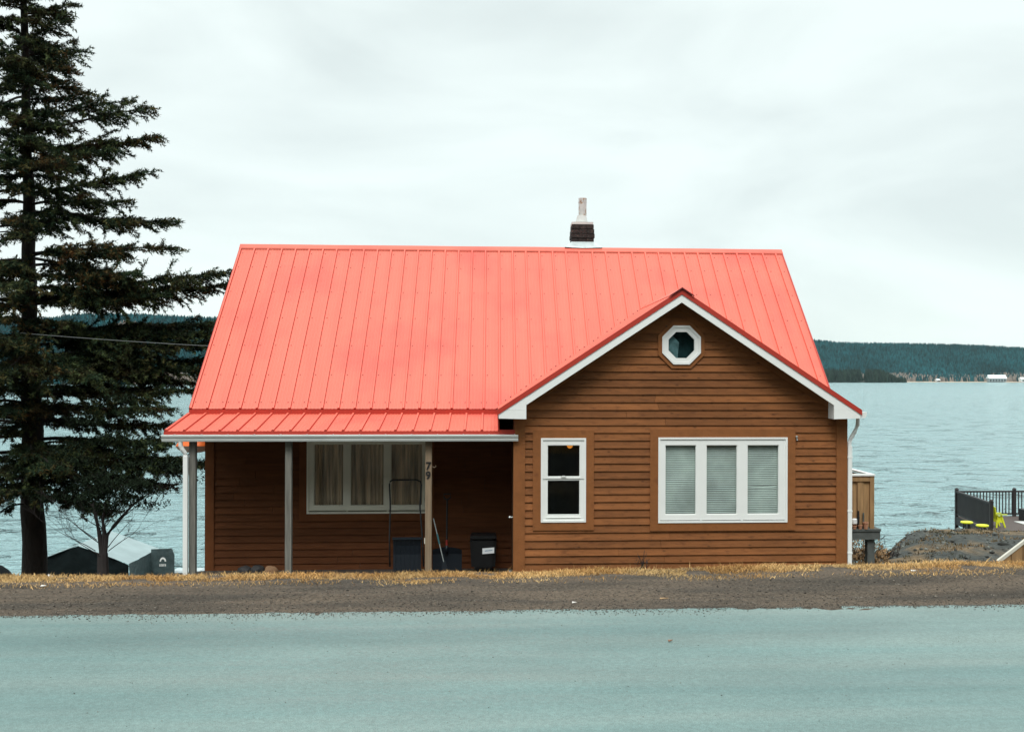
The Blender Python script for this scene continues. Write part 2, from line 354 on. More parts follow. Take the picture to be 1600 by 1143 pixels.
# seed stalks
k = 700; sx_ = rng.uniform(-1, 7, k); sy_ = rng.uniform(8.6, 9.1, k); sP = np.array([(x, y, gz(x, y)) for x, y in zip(sx_, sy_)])
GP = np.concatenate([gP, tP, sP]); GH = np.concatenate([gh, rng.uniform(.012, .03, 5000), rng.uniform(.04, .09, 700)])
blades(GP, GH, 'dry_grass', M_grass, 'strip of tan dry grass along the crest above the gravel', 'grass', lean=.9, wid=.0024)
# earth-coloured slope grass behind, sparse and far (bank towards the water on the right)
k = 26000; bx = rng.uniform(7, 22, k); by = rng.uniform(15, 31, k)
keep = np.array([fn(x, y*.5, 1.1, 11) > -.02 for x, y in zip(bx, by)]); bx, by = bx[keep], by[keep]
bP = np.array([(x, y, gz(x, y)-.01) for x, y in zip(bx, by)])
M_bankgrass = mat('bank grass', (0.20, 0.135, 0.07), 0.85, tint=.6, spec=.1, col2=(0.05, 0.055, 0.035), c2scale=.7)
blades(bP, rng.uniform(.03, .10, len(bP)), 'bank_grass', M_bankgrass, 'patchy brown grass on the dark bank near the water', 'grass', seed=5, wid=.012)
k = 1500; bx = rng.uniform(8, 22, k); by = rng.uniform(17, 31, k)
bP = np.array([(x, y, gz(x, y)+.01) for x, y in zip(bx, by)])
M_bankstone = mat('bank stones', (0.10, 0.105, 0.095), .9, tint=.8, spec=.2)
blobs(bP, rng.uniform(.02, .07, k)*(1+1.2*(rng.random(k) > .96)), 'bank_stones', M_bankstone, 'grey stones strewn over the dark bank near the water', 'stones', seed=6)

# water
def water_mat():
    m = bpy.data.materials.new('bay water'); m.use_nodes = True; t = m.node_tree; b = t.nodes['Principled BSDF']
    N = t.nodes.new; L = t.links.new
    b.inputs['Base Color'].default_value = (0.275, 0.435, 0.455, 1); b.inputs['Roughness'].default_value = .14; b.inputs['IOR'].default_value = 1.45
    co = N('ShaderNodeTexCoord')
    def noise(sc, st, det, rot=0):
        mp_ = N('ShaderNodeMapping'); mp_.inputs['Scale'].default_value = st; mp_.inputs['Rotation'].default_value = (0, 0, rot); L(co.outputs['Object'], mp_.inputs[0])
        n = N('ShaderNodeTexNoise'); n.inputs['Scale'].default_value = sc; n.inputs['Detail'].default_value = det; n.inputs['Roughness'].default_value = .6; L(mp_.outputs[0], n.inputs[0]); return n.outputs[0]
    prev = None
    for sc, st, det, dist, stg, rot in ((.14, (.8, 1, 1), 3, 2.0, .8, .15), (.55, (.75, 1, 1), 6, 1.6, 1.0, -.1), (3, (.9, 1, 1), 3, .22, 1, .3)):
        bp = N('ShaderNodeBump'); bp.inputs['Strength'].default_value = stg; bp.inputs['Distance'].default_value = dist
        L(noise(sc, st, det, rot), bp.inputs['Height'])
        if prev: L(prev, bp.inputs['Normal'])
        prev = bp.outputs[0]
    rr_ = N('ShaderNodeMapRange'); rr_.inputs[1].default_value = .56; rr_.inputs[2].default_value = .70; L(noise(.30, (.8, 1, 1), 4, -.2), rr_.inputs[0])
    bp = N('ShaderNodeBump'); bp.inputs['Strength'].default_value = 1; bp.inputs['Distance'].default_value = 1.3
    L(rr_.outputs[0], bp.inputs['Height']); L(prev, bp.inputs['Normal']); L(bp.outputs[0], b.inputs['Normal'])
    return m
g = MB(); g.add([(-9000, 33, -6.5), (9000, 33, -6.5), (9000, 9000, -6.5), (-9000, 9000, -6.5)], [(0, 1, 2, 3)])
tag(g.build('water', water_mat()), kind='structure')

# far hills: terrain meshes carrying forests
def hill(name, x0, x1, y0, y1, zf, m, nx=90, ny=26):
    g = MB()
    g.v = [(x0+(x1-x0)*i/nx, y0+(y1-y0)*j/ny, zf(x0+(x1-x0)*i/nx, y0+(y1-y0)*j/ny)) for j in range(ny+1) for i in range(nx+1)]
    g.f = [(j*(nx+1)+i, j*(nx+1)+i+1, (j+1)*(nx+1)+i+1, (j+1)*(nx+1)+i) for j in range(ny) for i in range(nx)]
    g.t = [.5]*len(g.f); g.m = [0]*len(g.f)
    return tag(g.build(name, m, smooth=True), kind='structure')
def forest(name, pts, h, m, label, seed, dec=None):
    r = np.random.default_rng(seed); k = len(pts); n = 6
    ang = np.arange(n)*2*np.pi/n
    rad = h*r.uniform(.22, .34, k)
    ring = np.stack([np.cos(ang), np.sin(ang), np.zeros(n)], 1)
    V1 = pts[:, None, :]+ring[None]*rad[:, None, None]*r.uniform(.75, 1.2, (k, n, 1))
    V1[:, :, 2] += (h*.06)[:, None]
    midr = pts[:, None, :]+ring[None]*rad[:, None, None]*.55*r.uniform(.7, 1.2, (k, n, 1)); midr[:, :, 2] += (h*r.uniform(.42, .56, k))[:, None]
    top = pts+np.stack([np.zeros(k), np.zeros(k), h], 1)
    V = np.concatenate([V1, midr, top[:, None]], 1).reshape(-1, 3)
    F = [(i, (i+1) % n, n+(i+1) % n) for i in range(n)]+[(i, n+(i+1) % n, n+i) for i in range(n)]+[(n+i, n+(i+1) % n, 2*n) for i in range(n)]
    F = (np.array(F)[None]+np.arange(k)[:, None, None]*(2*n+1)).reshape(-1, 3)
    mi = None if dec is None else np.repeat(dec.astype(int), 3*n)
    o = fastmesh(name, V, F, m, np.repeat(r.random(k), 3*n), mats=mi)
    return tag(o, label, 'forest', kind='stuff')
M_hill = mat('forest floor', (0.035, 0.055, 0.045), 0.95, var=.3, vscale=.02)
M_con = mat('dark spruce forest', (0.006, 0.038, 0.045), 0.9, spec=.05, tint=.7, var=.45, vscale=.009)
M_dec = mat('bare deciduous trees', (0.17, 0.14, 0.12), 0.95, spec=.1, tint=.4)
M_near = mat('dark point forest', (0.010, 0.017, 0.012), 0.9, spec=.05, tint=.5)
def zr(x, y):
    prof = lerp(x/y, [(.20, 88), (.31, 78), (.34, 72), (.42, 71), (.50, 66), (.56, 61), (.7, 54), (.9, 40)])
    return -7.5+prof*ss((y-1750)/420)**.8+3*fn(x, y, .004)
def zl(x, y):
    prof = lerp(x/y, [(-1.2, 40), (-.6, 58), (-.47, 62), (-.415, 64), (-.395, 68), (-.33, 68.5), (-.2, 62), (0, 40)])
    return -7.5+prof*ss((y-905)/230)**.75+2*fn(x, y, .008)
hill('far_hill', 20, 1900, 1700, 2300, zr, M_hill)
hill('near_hill', -1500, 200, 860, 1240, zl, M_hill)
k = 36000; hx = rng.uniform(.02, .62, k); hy = 1762+rng.random(k)**1.4*430; hx = hx*hy
d1 = np.array([(.5*fn(x, y, .0055, 2)+.62*math.exp(-((y-1775)/60)**2)) > .36 for x, y in zip(hx, hy)]) & (rng.random(k) < .8)
d1 |= (hy < 1800) & (rng.random(k) < .6)
pts = np.array([(x, y, zr(x, y)) for x, y in zip(hx, hy)])
forest('far_forest', pts, rng.uniform(8, 15, k)*(1-.25*d1), [M_con, M_dec], 'dark teal conifer forest covering the long hill across the bay', 11, d1)
k = 22000; hy = 915+rng.random(k)*240; hx = rng.uniform(-.75, 0.0, k)*hy
d2 = np.array([(fn(x, y, .012, 5)+.25*math.exp(-((y-930)/30)**2)) > .30 for x, y in zip(hx, hy)])
pts = np.array([(x, y, zl(x, y)) for x, y in zip(hx, hy)])
forest('near_forest', pts, rng.uniform(5, 9, k), [M_con, M_dec], 'dark forest on the hill behind the tall spruce', 12, d2)
# low wooded point reaching into the bay (right)
def zs(x, y):
    u_ = x/y; return -7.4+2.6*ss((.405-u_)/.02)*math.exp(-((y-1560)/26)**2)
hill('wooded_point', 300, 680, 1500, 1620, zs, M_hill, 60, 14)
k = 1300; hy = 1560+rng.normal(0, 10, k); u_ = rng.uniform(.30, .412, k); hx = u_*hy
keep = (np.abs(u_-.368) > .0025); hx, hy, u_ = hx[keep], hy[keep], u_[keep]
pts = np.array([(x, y, max(zs(x, y), -6.6)) for x, y in zip(hx, hy)])
forest('point_forest', pts, rng.uniform(11, 21, len(hx))*np.clip((.418-u_)/.03, .45, 1), M_near, 'near-black evergreen wood on the low point at the waterline', 13)
k = 900; P_ = np.stack([rng.uniform(-60, 60, k), rng.uniform(-28, -11, k), np.full(k, -.1)], 1)
forest('sky_blocking_wood', P_, rng.uniform(13, 18, k), M_near, 'unseen evergreen wood added behind the camera to block low sky light', 14)  # out of view, added to keep low sky light off the porch
M_sand = mat('tan shore', (0.36, 0.27, 0.19), .9, var=.2, vscale=.05)
def zb(x, y): return -7.5+2.2*ss((y-1708)/16)*ss((x/y-.385)/.01)
hill('far_shore', 640, 1100, 1700, 1760, zb, M_sand, 40, 8)

# ------------------------------------------------------------------ the house
D = 16.85; DM = 18.45                      # wing front wall, main (porch) front wall
WX0, WX1, MX0 = 0.37, 5.90, -5.04
AX, AZ, SL = 3.07, 3.067, 0.656             # wing roof apex and slope
EY, EZ, RY, RZ = 18.1, 1.075, 21.7, 4.36    # main eave and ridge
MS = (RZ-EZ)/(RY-EY)
BACK = 2*RY-EY
house = thing('house', 'brown clapboard cottage with coral red metal roof and white trimmed windows', 'house', (0.4, 20, -1.8))

def sub_intervals(a, b, cuts):
    segs = [(a, b)]
    for c0, c1 in cuts:
        segs = [q for s_ in segs for q in ((s_[0], min(s_[1], c0)), (max(s_[0], c1), s_[1])) if q[1]-q[0] > .005]
    return segs
def siding(mb, x0, x1, z0, z1, yf, holes=(), top=None, exp=.1265, phase=.976, octs=()):
    """lapped boards on a wall facing -y at plane yf"""
    k = math.floor((z0-phase)/exp); z = phase+k*exp
    while z < z1-.002:
        a, b = max(z, z0), min(z+exp, z1)
        if b-a > .004:
            cuts = [(h[0], h[1]) for h in holes if min(b, h[3]-.03) > max(a, h[2]+.03)]
            for cx, cz, rr in octs:
                dz = max(0, max(a-cz, cz-b))
                if dz < rr-.02:
                    half = min(rr, rr*1.414-dz)-.01; cuts.append((cx-half, cx+half))
            xa0, xb0, xa1, xb1 = x0, x1, x0, x1
            if top:
                (la, ra), (lb, rb) = top(a), top(b)
                xa0, xb0, xa1, xb1 = max(x0, la), min(x1, ra), max(x0, lb), min(x1, rb)
            for s0, s1 in sub_intervals(xa0, xb0, cuts):
                ts0 = max(s0, xa1) if s0 == xa0 else s0; ts1 = min(s1, xb1) if s1 == xb0 else s1
                if ts1 <= ts0: ts0 = ts1 = (ts0+ts1)/2
                # break long runs into boards
                br = [0.0]; L_ = s1-s0
                if L_ > 1.4 and random.random() < .7: br.append(random.uniform(.25, .75))
                br.append(1.0)
                for p, q in zip(br, br[1:]):
                    g_ = .0022
                    B0, B1 = s0+L_*p+g_, s0+L_*q-g_; T0, T1 = ts0+(ts1-ts0)*p+g_, ts0+(ts1-ts0)*q-g_
                    w = random.uniform(-.0012, .0012)
                    ft = .027; fb = .004
                    vs = [(B0, yf-ft, a+w), (B1, yf-ft, a+w), (T1, yf-fb, b+.003), (T0, yf-fb, b+.003), (B0, yf+.012, a+w+.004), (B1, yf+.012, a+w+.004), (T1, yf+.012, b+.003), (T0, yf+.012, b+.003)]
                    mb.add(vs, [(0,1,2,3),(1,0,4,5),(0,3,7,4),(2,1,5,6),(3,2,6,7),(4,7,6,5)], random.random())
        z += exp

DW = (.791, 1.535, -.746, .639); TW = (2.735, 4.907, -.767, .648); PW = (-3.293, -1.174, -.796, .52)
OC = (3.117, 2.177)
mb = MB()
roofx = lambda z: (AX-(AZ-.13-z)/SL, AX+(AZ-.13-z)/SL) if z < AZ-.14 else (AX, AX)
siding(mb, WX0+.02, WX1-.02, -1.70, 2.95, D, holes=(DW, TW), top=roofx, octs=((OC[0], OC[1], .3225),))

# side and rear walls: plain lapped courses (same board mesh turned)
def side_wall(mb, x, y0, y1, z0, zt, face):
    z = z0
    while z < 4.3:
        a, b = z, z+.1265
        ya, yb = y0, y1
        if zt:
            lim = zt(a)
            if lim is None: break
            ya, yb = max(y0, lim[0]), min(y1, lim[1])
        elif a > .95: break
        if yb-ya > .02:
            o1, o2 = x+face*.021, x+face*.004
            mb.add([(o1, ya, a), (o1, yb, a), (o2, yb, b), (o2, ya, b), (x-face*.012, ya, a+.003), (x-face*.012, yb, a+.003), (x-face*.012, yb, b), (x-face*.012, ya, b)],
                   [(0,1,2,3),(1,0,4,5),(0,3,7,4),(2,1,5,6),(3,2,6,7),(4,7,6,5)], random.random())
        z += .1265
def endtop(a):
    if a+.1265 > RZ-.25: return None
    if a < EZ-.2: return (-99, 99)
    yy = EY+(a+.1265+.12-EZ)/MS; return (yy, 2*RY-yy)
side_wall(mb, MX0, DM, BACK-.35, -1.75, endtop, -1)
side_wall(mb, WX1, D, BACK-.35, -1.75, None, 1)
side_wall(mb, WX1-.002, DM+.3, BACK-.35, .98, endtop, 1)
side_wall(mb, WX0, D, DM, -1.75, None, -1)
mb.box(MX0, WX1, BACK-.35, BACK-.31, -1.75, .98)
mb.build('wall', M_wood, house)
mb = MB(); siding(mb, MX0+.02, WX0, -1.80, .9, DM, holes=(PW,)); mb.build('porch_wall', M_woodshade, house)
# foundation
mb = MB(); mb.box(MX0+.03, WX1-.03, DM+.03, BACK-.4, -3.2, -1.66); mb.box(WX0+.03, WX1-.03, D+.03, DM+.02, -3.2, -1.6)
mb.box(MX0-.1, WX0-.03, D+.05, DM+.02, -2.6, -1.83); mb.build('foundation', M_concrete, house)
# corner boards and window surrounds
T = .038
mb = MB(); mb.box(WX0-.006, WX0+.16, D-T, D+.03, -1.70, 1.02); mb.box(WX0-.03, WX0-.0061, D-T+.002, D+.12, -1.70, .60); mb.build('corner_board', M_trimw, house)
mb = MB(); mb.box(WX1-.16, WX1+.028, D-T, D+.06, -1.70, .99); mb.build('corner_board', M_trimw, house)
mb = MB(); mb.box(MX0-.028, MX0+.13, DM-T, DM+.05, -1.80, .88); mb.build('corner_board', M_trimshade, house)
def surround(r, w, y):
    mb = MB(); x0, x1, z0, z1 = r
    mb.box(x0-w, x0+.01, y-T-.004, y+.02, z0-w, z1+w, .3); mb.box(x1-.01, x1+w, y-T-.004, y+.02, z0-w, z1+w, .6)
    mb.box(x0+.01, x1-.01, y-T-.002, y+.02, z0-w, z0+.01, .45); mb.box(x0+.01, x1-.01, y-T-.002, y+.02, z1-.01, z1+w, .5)
    mb.build('window_trim', M_trimshade if y > D+1 else M_trimw, house)
surround(DW, .132, D); surround(TW, .134, D); surround(PW, .13, DM)
for s in (-1, 1):            # boards following the rakes under the soffit
    w_ = .14; mb = MB()
    p = [(AX, AZ-.14), (AX+s*2.55, AZ-.14-2.55*SL), (AX+s*2.55, AZ-.14-2.55*SL-w_), (AX, AZ-.14-w_)]
    mb.prism(p if s < 0 else p[::-1], 'y', D-T+(0.001 if s > 0 else 0), D-.002, .3); mb.build('rake_trim', M_trimw, house)
def octring(mb, cx, cz, ro, ri, y0, y1, tint=.5):
    c = 1/math.cos(math.pi/8)
    A = [(cx+ro*c*math.cos(math.pi/8+i*math.pi/4), cz+ro*c*math.sin(math.pi/8+i*math.pi/4)) for i in range(8)]
    B = [(cx+ri*c*math.cos(math.pi/8+i*math.pi/4), cz+ri*c*math.sin(math.pi/8+i*math.pi/4)) for i in range(8)]
    for i in range(8):
        j = (i+1) % 8
        mb.prism([A[i], A[j], B[j], B[i]], 'y', y0, y1, tint)
mb = MB(); octring(mb, OC[0], OC[1], .388, .30, D-T-.004, D-.003); mb.build('window_trim', M_trimw, house)

# --- roofs: ribbed metal sheets
RIB = .2815
def rib_profile(x0, x1, x_off=0.0):
    """list of (x, height) along the eave"""
    out = []; k = math.floor((x0-x_off)/RIB)
    while x_off+k*RIB < x1+RIB:
        c = x_off+k*RIB
        for dx, hgt in ((-.024, 0), (-.016, .027), (.014, .027), (.022, 0), (.07, 0), (.078, .0035), (.092, .0035), (.10, 0), (.128, 0), (.136, .0035), (.15, .0035), (.158, 0), (.186, 0), (.194, .0035), (.208, .0035), (.216, 0)):
            x = c+dx
            if x0 < x < x1: out.append((x, hgt))
        k += 1
    return [(x0, 0)]+out+[(x1, 0)]
X0, X1 = -5.245, 6.18
def valley_y(x):
    gzv = AZ-.012-SL*abs(x-AX)
    y = EY+(gzv-EZ)/MS
    return max(EY, y)
mb = MB(); prof = rib_profile(X0, X1, X0+.02)
nrm = Vector((0, -MS, 1)).normalized()
rowsN = 1
for (xa, ha), (xb, hb) in zip(prof, prof[1:]):
    ya, yb = valley_y(xa), valley_y(xb)
    def pt(x, h, y): return (x, y+nrm.y*h, EZ+(y-EY)*MS+nrm.z*h)
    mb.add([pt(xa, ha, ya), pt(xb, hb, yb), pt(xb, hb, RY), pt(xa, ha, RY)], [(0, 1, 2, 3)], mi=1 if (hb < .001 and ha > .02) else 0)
    # cut edge thickness at the eave
    mb.add([pt(xa, ha, ya), pt(xb, hb, yb), pt(xb, -.012, yb), pt(xa, -.012, ya)], [(3, 2, 1, 0)], mi=1)
# underside, rear slope, ends
mb.add([(X0, EY, EZ-.03), (X1, EY, EZ-.03), (X1, RY, RZ-.03), (X0, RY, RZ-.03)], [(3, 2, 1, 0)], mi=1)
mb.add([(X0, RY, RZ), (X1, RY, RZ), (X1, BACK, EZ), (X0, BACK, EZ)], [(0, 1, 2, 3)])
mb.add([(X0, RY, RZ-.04), (X1, RY, RZ-.04), (X1, BACK, EZ-.04), (X0, BACK, EZ-.04)], [(3, 2, 1, 0)], mi=1)
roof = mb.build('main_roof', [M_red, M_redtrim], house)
# screws in rows
mb = MB()
for yy in (18.22, 18.75, 19.35, 19.95, 20.55, 21.15, 21.5):
    c = X0+.02
    while c < X1:
        for dx in ((.058,) if yy > 18.3 else (.05, .232)):
            x = c+dx+random.uniform(-.004, .004)
            if x < X1-.05 and valley_y(x)+.03 < yy:
                q = EZ+(yy-EY)*MS+.003
                mb.add([(x-.008, yy-.008, q-.008*MS), (x+.008, yy-.008, q-.008*MS), (x+.008, yy+.008, q+.008*MS), (x-.008, yy+.008, q+.008*MS), (x, yy-.005, q+.008)], [(0,1,4),(1,2,4),(2,3,4),(3,0,4)])
        c += RIB
x = X0+.3
while x < AX:
    vy = valley_y(x)+.035
    if vy > EY+.05:
        q = EZ+(vy-EY)*MS+.004
        mb.add([(x-.013, vy-.012, q-.012*MS), (x+.013, vy-.012, q-.012*MS), (x+.013, vy+.012, q+.012*MS), (x-.013, vy+.012, q+.009*MS), (x, vy-.006, q+.012)], [(0,1,4),(1,2,4),(2,3,4),(3,0,4)])
    x += .094
mb.build('screws', M_screw, roof)['kind'] = 'stuff'
# ridge cap: folded sheet with hemmed lower edge, slight waviness along its length
mb = MB(); n = 40
for i in range(n):
    xa, xb = X0-.015+(X1-X0+.03)*i/n, X0-.015+(X1-X0+.03)*(i+1)/n
    def cp(x, s, dd, up): 
        w = .004*fn(x, 0, .8)
        return (x, RY+s*dd, RZ+.028+w-MS*dd+up)
    for s in (-1, 1):
        vs = [cp(xa, s, .008, .012), cp(xb, s, .008, .012), cp(xb, s, .105, .012), cp(xa, s, .105, .012), cp(xb, s, .108, -.012), cp(xa, s, .108, -.012)]
        mb.add(vs, [(0, 1, 2, 3) if s > 0 else (3, 2, 1, 0), (3, 2, 4, 5) if s > 0 else (5, 4, 2, 3)])
    mb.add([cp(xa, -1, .008, .012), cp(xb, -1, .008, .012), cp(xb, 1, .008, .012), cp(xa, 1, .008, .012)], [(0, 1, 2, 3)])
mb.build('ridge_cap', M_red, roof)
# end (rake) flashings of the main roof
mb = MB()
for xx, s in ((X0-.012, -1), (X1-.01, 1)):
    for yA, zA, yB, zB in ((EY, EZ, RY, RZ), (BACK, EZ, RY, RZ)):
        mb.add([(xx, yA, zA-.12), (xx, yB, zB-.12), (xx, yB, zB+.028), (xx, yA, zA+.028), (xx+.022, yA, zA-.12), (xx+.022, yB, zB-.12), (xx+.022, yB, zB+.028), (xx+.022, yA, zA+.028)],
               [(0,1,2,3),(7,6,5,4),(3,2,6,7),(0,4,5,1)])
mb.build('edge_flashing', M_redtrim, roof); mb = MB(); mb.box(X0-.01, .12, EY-.006, EY+.02, EZ-.10, EZ-.012)          # eave drip edge
mb.box(5.9, X1-.012, EY-.006, EY+.02, EZ-.10, EZ-.012)
mb.build('edge_flashing', M_redtrim, roof)

# porch roof (low slope)
PX0, PX1 = -5.275, .112; PYF, PZF, PYB, PZB = 16.83, .755, 18.12, .988; PS = (PZB-PZF)/(PYB-PYF)
mb = MB(); prof = rib_profile(PX0, PX1, PX0+.03)
nr = Vector((0, -PS, 1)).normalized()
for (xa, ha), (xb, hb) in zip(prof, prof[1:]):
    def pt(x, h, t): 
        y = PYF+(PYB-PYF)*t
        return (x, y+nr.y*h, PZF+(PZB-PZF)*t+nr.z*h)
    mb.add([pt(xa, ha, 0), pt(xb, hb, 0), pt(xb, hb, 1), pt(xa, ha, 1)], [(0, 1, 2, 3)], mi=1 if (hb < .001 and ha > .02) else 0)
    mb.add([pt(xa, ha, 0), pt(xb, hb, 0), pt(xb, -.01, 0), pt(xa, -.01, 0)], [(3, 2, 1, 0)], mi=1)
mb.add([(PX0, PYF, PZF-.02), (PX1, PYF, PZF-.02), (PX1, PYB, PZB-.02), (PX0, PYB, PZB-.02)], [(3, 2, 1, 0)], mi=1)
mb.build('porch_roof', [M_red, M_redtrim], house)
mb = MB()
mb.box(PX0-.008, PX1, PYF-.004, PYF+.012, PZF-.066, PZF-.0105)
mb.box(PX1+.002, .405, PYF-.002, PYF+.012, PZF-.066, PZF+.02)
mb.add([(PX0-.008, PYF, PZF-.075), (PX0-.008, PYB, PZB-.075), (PX0-.008, PYB, PZB+.02), (PX0-.008, PYF, PZF+.02), (PX0+.01, PYF, PZF-.075), (PX0+.01, PYB, PZB-.075), (PX0+.01, PYB, PZB+.02), (PX0+.01, PYF, PZF+.02)], [(0,1,2,3),(7,6,5,4),(3,2,6,7),(0,4,5,1)])
mb.build('porch_edge_flashing', M_redtrim, house)
mb = MB()      # ceiling and front beam
mb.box(PX0+.04, WX0-.04, PYF+.02, DM+.02, .60, .632)
mb.box(PX0+.05, .36, PYF+.014, PYF+.036, .585, .665, 0.5)
mb.box(PX1+.01, WX0-.01, D-.02, DM, .633, .70)
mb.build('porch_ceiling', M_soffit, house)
mb = MB()
for i in range(38): mb.box(MX0-.1+i*.1425, MX0-.1+i*.1425+.136, D+.02, DM-.04, -1.82, -1.79, random.random())
mb.build('porch_floor', mat('dark porch floor', (.06, .05, .045), .8, tint=.2), house)

# wing roof
mb = MB(); YF = 16.53
def wing_back(x): return EY+(AZ-SL*abs(x-AX)-EZ)/MS
for s in (-1, 1):
    xe = AX+s*2.985
    ys_ = [YF+.03+i*RIB for i in range(14)]
    th_n = Vector((s*SL, 0, 1)).normalized()
    N_ = 24
    for i in range(N_):
        xa = AX+s*2.985*i/N_; xb = AX+s*2.985*(i+1)/N_
        za, zb_ = AZ-SL*abs(xa-AX), AZ-SL*abs(xb-AX)
        ya, yb = max(wing_back(xa), EY), max(wing_back(xb), EY)
        mb.add([(xa, YF, za), (xb, YF, zb_), (xb, yb, zb_), (xa, ya, za)], [(0, 1, 2, 3) if s > 0 else (3, 2, 1, 0)])
        mb.add([(xa, YF+.01, za-.13), (xb, YF+.01, zb_-.13), (xb, yb, zb_-.13), (xa, ya, za-.13)], [(3, 2, 1, 0) if s > 0 else (0, 1, 2, 3)], mi=1)
    for yy in ys_[1:]:
        ps = []
        for i in range(N_+1):
            x = AX+s*2.985*i/N_
            if max(wing_back(x), EY) > yy+.03: ps.append((x, AZ-SL*abs(x-AX)))
        for (xa, za), (xb, zb_) in zip(ps, ps[1:]):
            q = [(xa, yy-.03, za+.001), (xb, yy-.03, zb_+.001), (xb, yy-.012, zb_+.022), (xa, yy-.012, za+.022), (xa, yy+.012, za+.022), (xb, yy+.012, zb_+.022), (xb, yy+.03, zb_+.001), (xa, yy+.03, za+.001)]
            mb.add(q, [(0, 1, 2, 3), (3, 2, 5, 4), (4, 5, 6, 7)])
wroof = mb.build('wing_roof', [M_red, M_soffit], house)
mb = MB(); VT = .088
for s in (-1, 1):
    L_ = 2.985+.015
    f_ = YF-.016-(.001 if s > 0 else 0)
    p = [(AX, AZ+.012), (AX+s*L_, AZ+.012-SL*L_), (AX+s*L_, AZ+.012-SL*L_-VT), (AX, AZ+.012-VT)]
    mb.prism(p if s < 0 else p[::-1], 'y', f_, YF-.002)
    # folded lip lying on the roof
    for a_, b_ in ((f_, YF+.11),):
        mb.add([(AX, a_, AZ+.0125), (AX+s*L_, a_, AZ+.0125-SL*L_), (AX+s*L_, b_, AZ+.0125-SL*L_), (AX, b_, AZ+.0125)], [(0, 1, 2, 3) if s > 0 else (3, 2, 1, 0)])
        mb.add([(AX, b_, AZ+.0125), (AX+s*L_, b_, AZ+.0125-SL*L_), (AX+s*L_, b_, AZ-SL*L_), (AX, b_, AZ)], [(0, 1, 2, 3) if s > 0 else (3, 2, 1, 0)])
mb.build('rake_flashing', M_redtrim, wroof)
mb = MB()
for s in (-1, 1):
    q = .17
    mb.add([(AX, YF-.03, AZ+.034), (AX+s*q, YF-.03, AZ+.034-SL*q), (AX+s*q, 20.3, AZ+.034-SL*q), (AX, 20.3, AZ+.034),
            (AX, YF-.03, AZ+.018), (AX+s*q, YF-.03, AZ+.018-SL*q), (AX+s*q, 20.3, AZ+.018-SL*q), (AX, 20.3, AZ+.018)], [(0,1,2,3), (4,7,6,5), (0,4,5,1), (1,5,6,2)])
mb.build('wing_ridge_cap', M_red, wroof)
mb = MB()
for s in (-1, 1): mb.prism([(AX, AZ+.040), (AX+s*.20, AZ+.040-SL*.20), (AX+s*.20, AZ+.018-SL*.20), (AX, AZ+.018)][::(1 if s < 0 else -1)], 'y', YF-.045, YF-.031+.0005*s)
mb.build('cap_end', M_screw, wroof)
# white rake boards and boxed returns
mb = MB()
for s in (-1, 1):
    e = .001 if s > 0 else 0
    zt, zb_ = AZ+.012-VT, AZ-.205
    L_ = 2.53
    p = [(AX, zt), (AX+s*L_, zt-SL*L_), (AX+s*L_, zb_-SL*L_-.012), (AX, zb_)]
    mb.prism(p if s < 0 else p[::-1], 'y', YF-.004+e, YF+.03)
    xo, xi = AX+s*2.975, AX+s*L_
    # boxed return: lower panel and upper panel slightly proud
    zi = zt-SL*L_; zo = zt-SL*2.975
    p = [(xi, zi), (xo, zo), (xo, .972), (xi, .962)]
    mb.prism(p if s < 0 else p[::-1], 'y', YF-.006+e, D-.03)
    mb.prism(([(xi-s*.003, 1.115), (xo-s*.08, 1.115), (xo-s*.08, 1.112), (xi-s*.003, 1.112)])[::(1 if s < 0 else -1)], 'y', YF-.0085+e, YF-.0062)
mb.box(AX+2.90, AX+2.975, YF+.05, EY+.1, .975, 1.06)
mb.build('fascia', M_white, wroof)
mb = MB()      # soffit lining boards beneath the rakes (dark, seen from below)
for s in (-1, 1):
    e = .02
    mb.add([(AX, YF+.031, AZ-.135), (AX+s*2.5, YF+.031, AZ-.135-SL*2.5), (AX+s*2.5, D+.01, AZ-.135-SL*2.5), (AX, D+.01, AZ-.135)], [(3, 2, 1, 0) if s > 0 else (0, 1, 2, 3)])
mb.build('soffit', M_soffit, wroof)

# gutters
def gutter(name, x0, x1, yb, zt, parent):
    mb = MB()
    pr = [(yb, zt), (yb, zt-.105), (yb-.075, zt-.105), (yb-.088, zt-.075), (yb-.088, zt-.06), (yb-.108, zt-.035), (yb-.118, zt-.012), (yb-.118, zt), (yb-.108, zt), (yb-.106, zt-.012), (yb-.097, zt-.033), (yb-.078, zt-.058), (yb-.078, zt-.073), (yb-.068, zt-.095), (yb-.008, zt-.095), (yb-.008, zt)]
    mb.prism(pr, 'x', x0, x1)
    cap = [(yb, zt), (yb, zt-.105), (yb-.075, zt-.105), (yb-.088, zt-.075), (yb-.088, zt-.06), (yb-.108, zt-.035), (yb-.118, zt-.012), (yb-.118, zt)]
    mb.prism(cap, 'x', x0-.004, x0-.0005); mb.prism(cap, 'x', x1+.0005, x1+.004)
    return mb.build(name, M_gutter, parent)
gt = gutter('gutter', -5.285, .412, PYF-.008, .698, house)
mb = MB()
x = -5.1
while x < .4: mb = MB(); mb.box(x-.008, x+.008, PYF-.119, PYF+.0, .6985, .706); x += .42; mb.build('gutter_hanger', M_galv, gt)
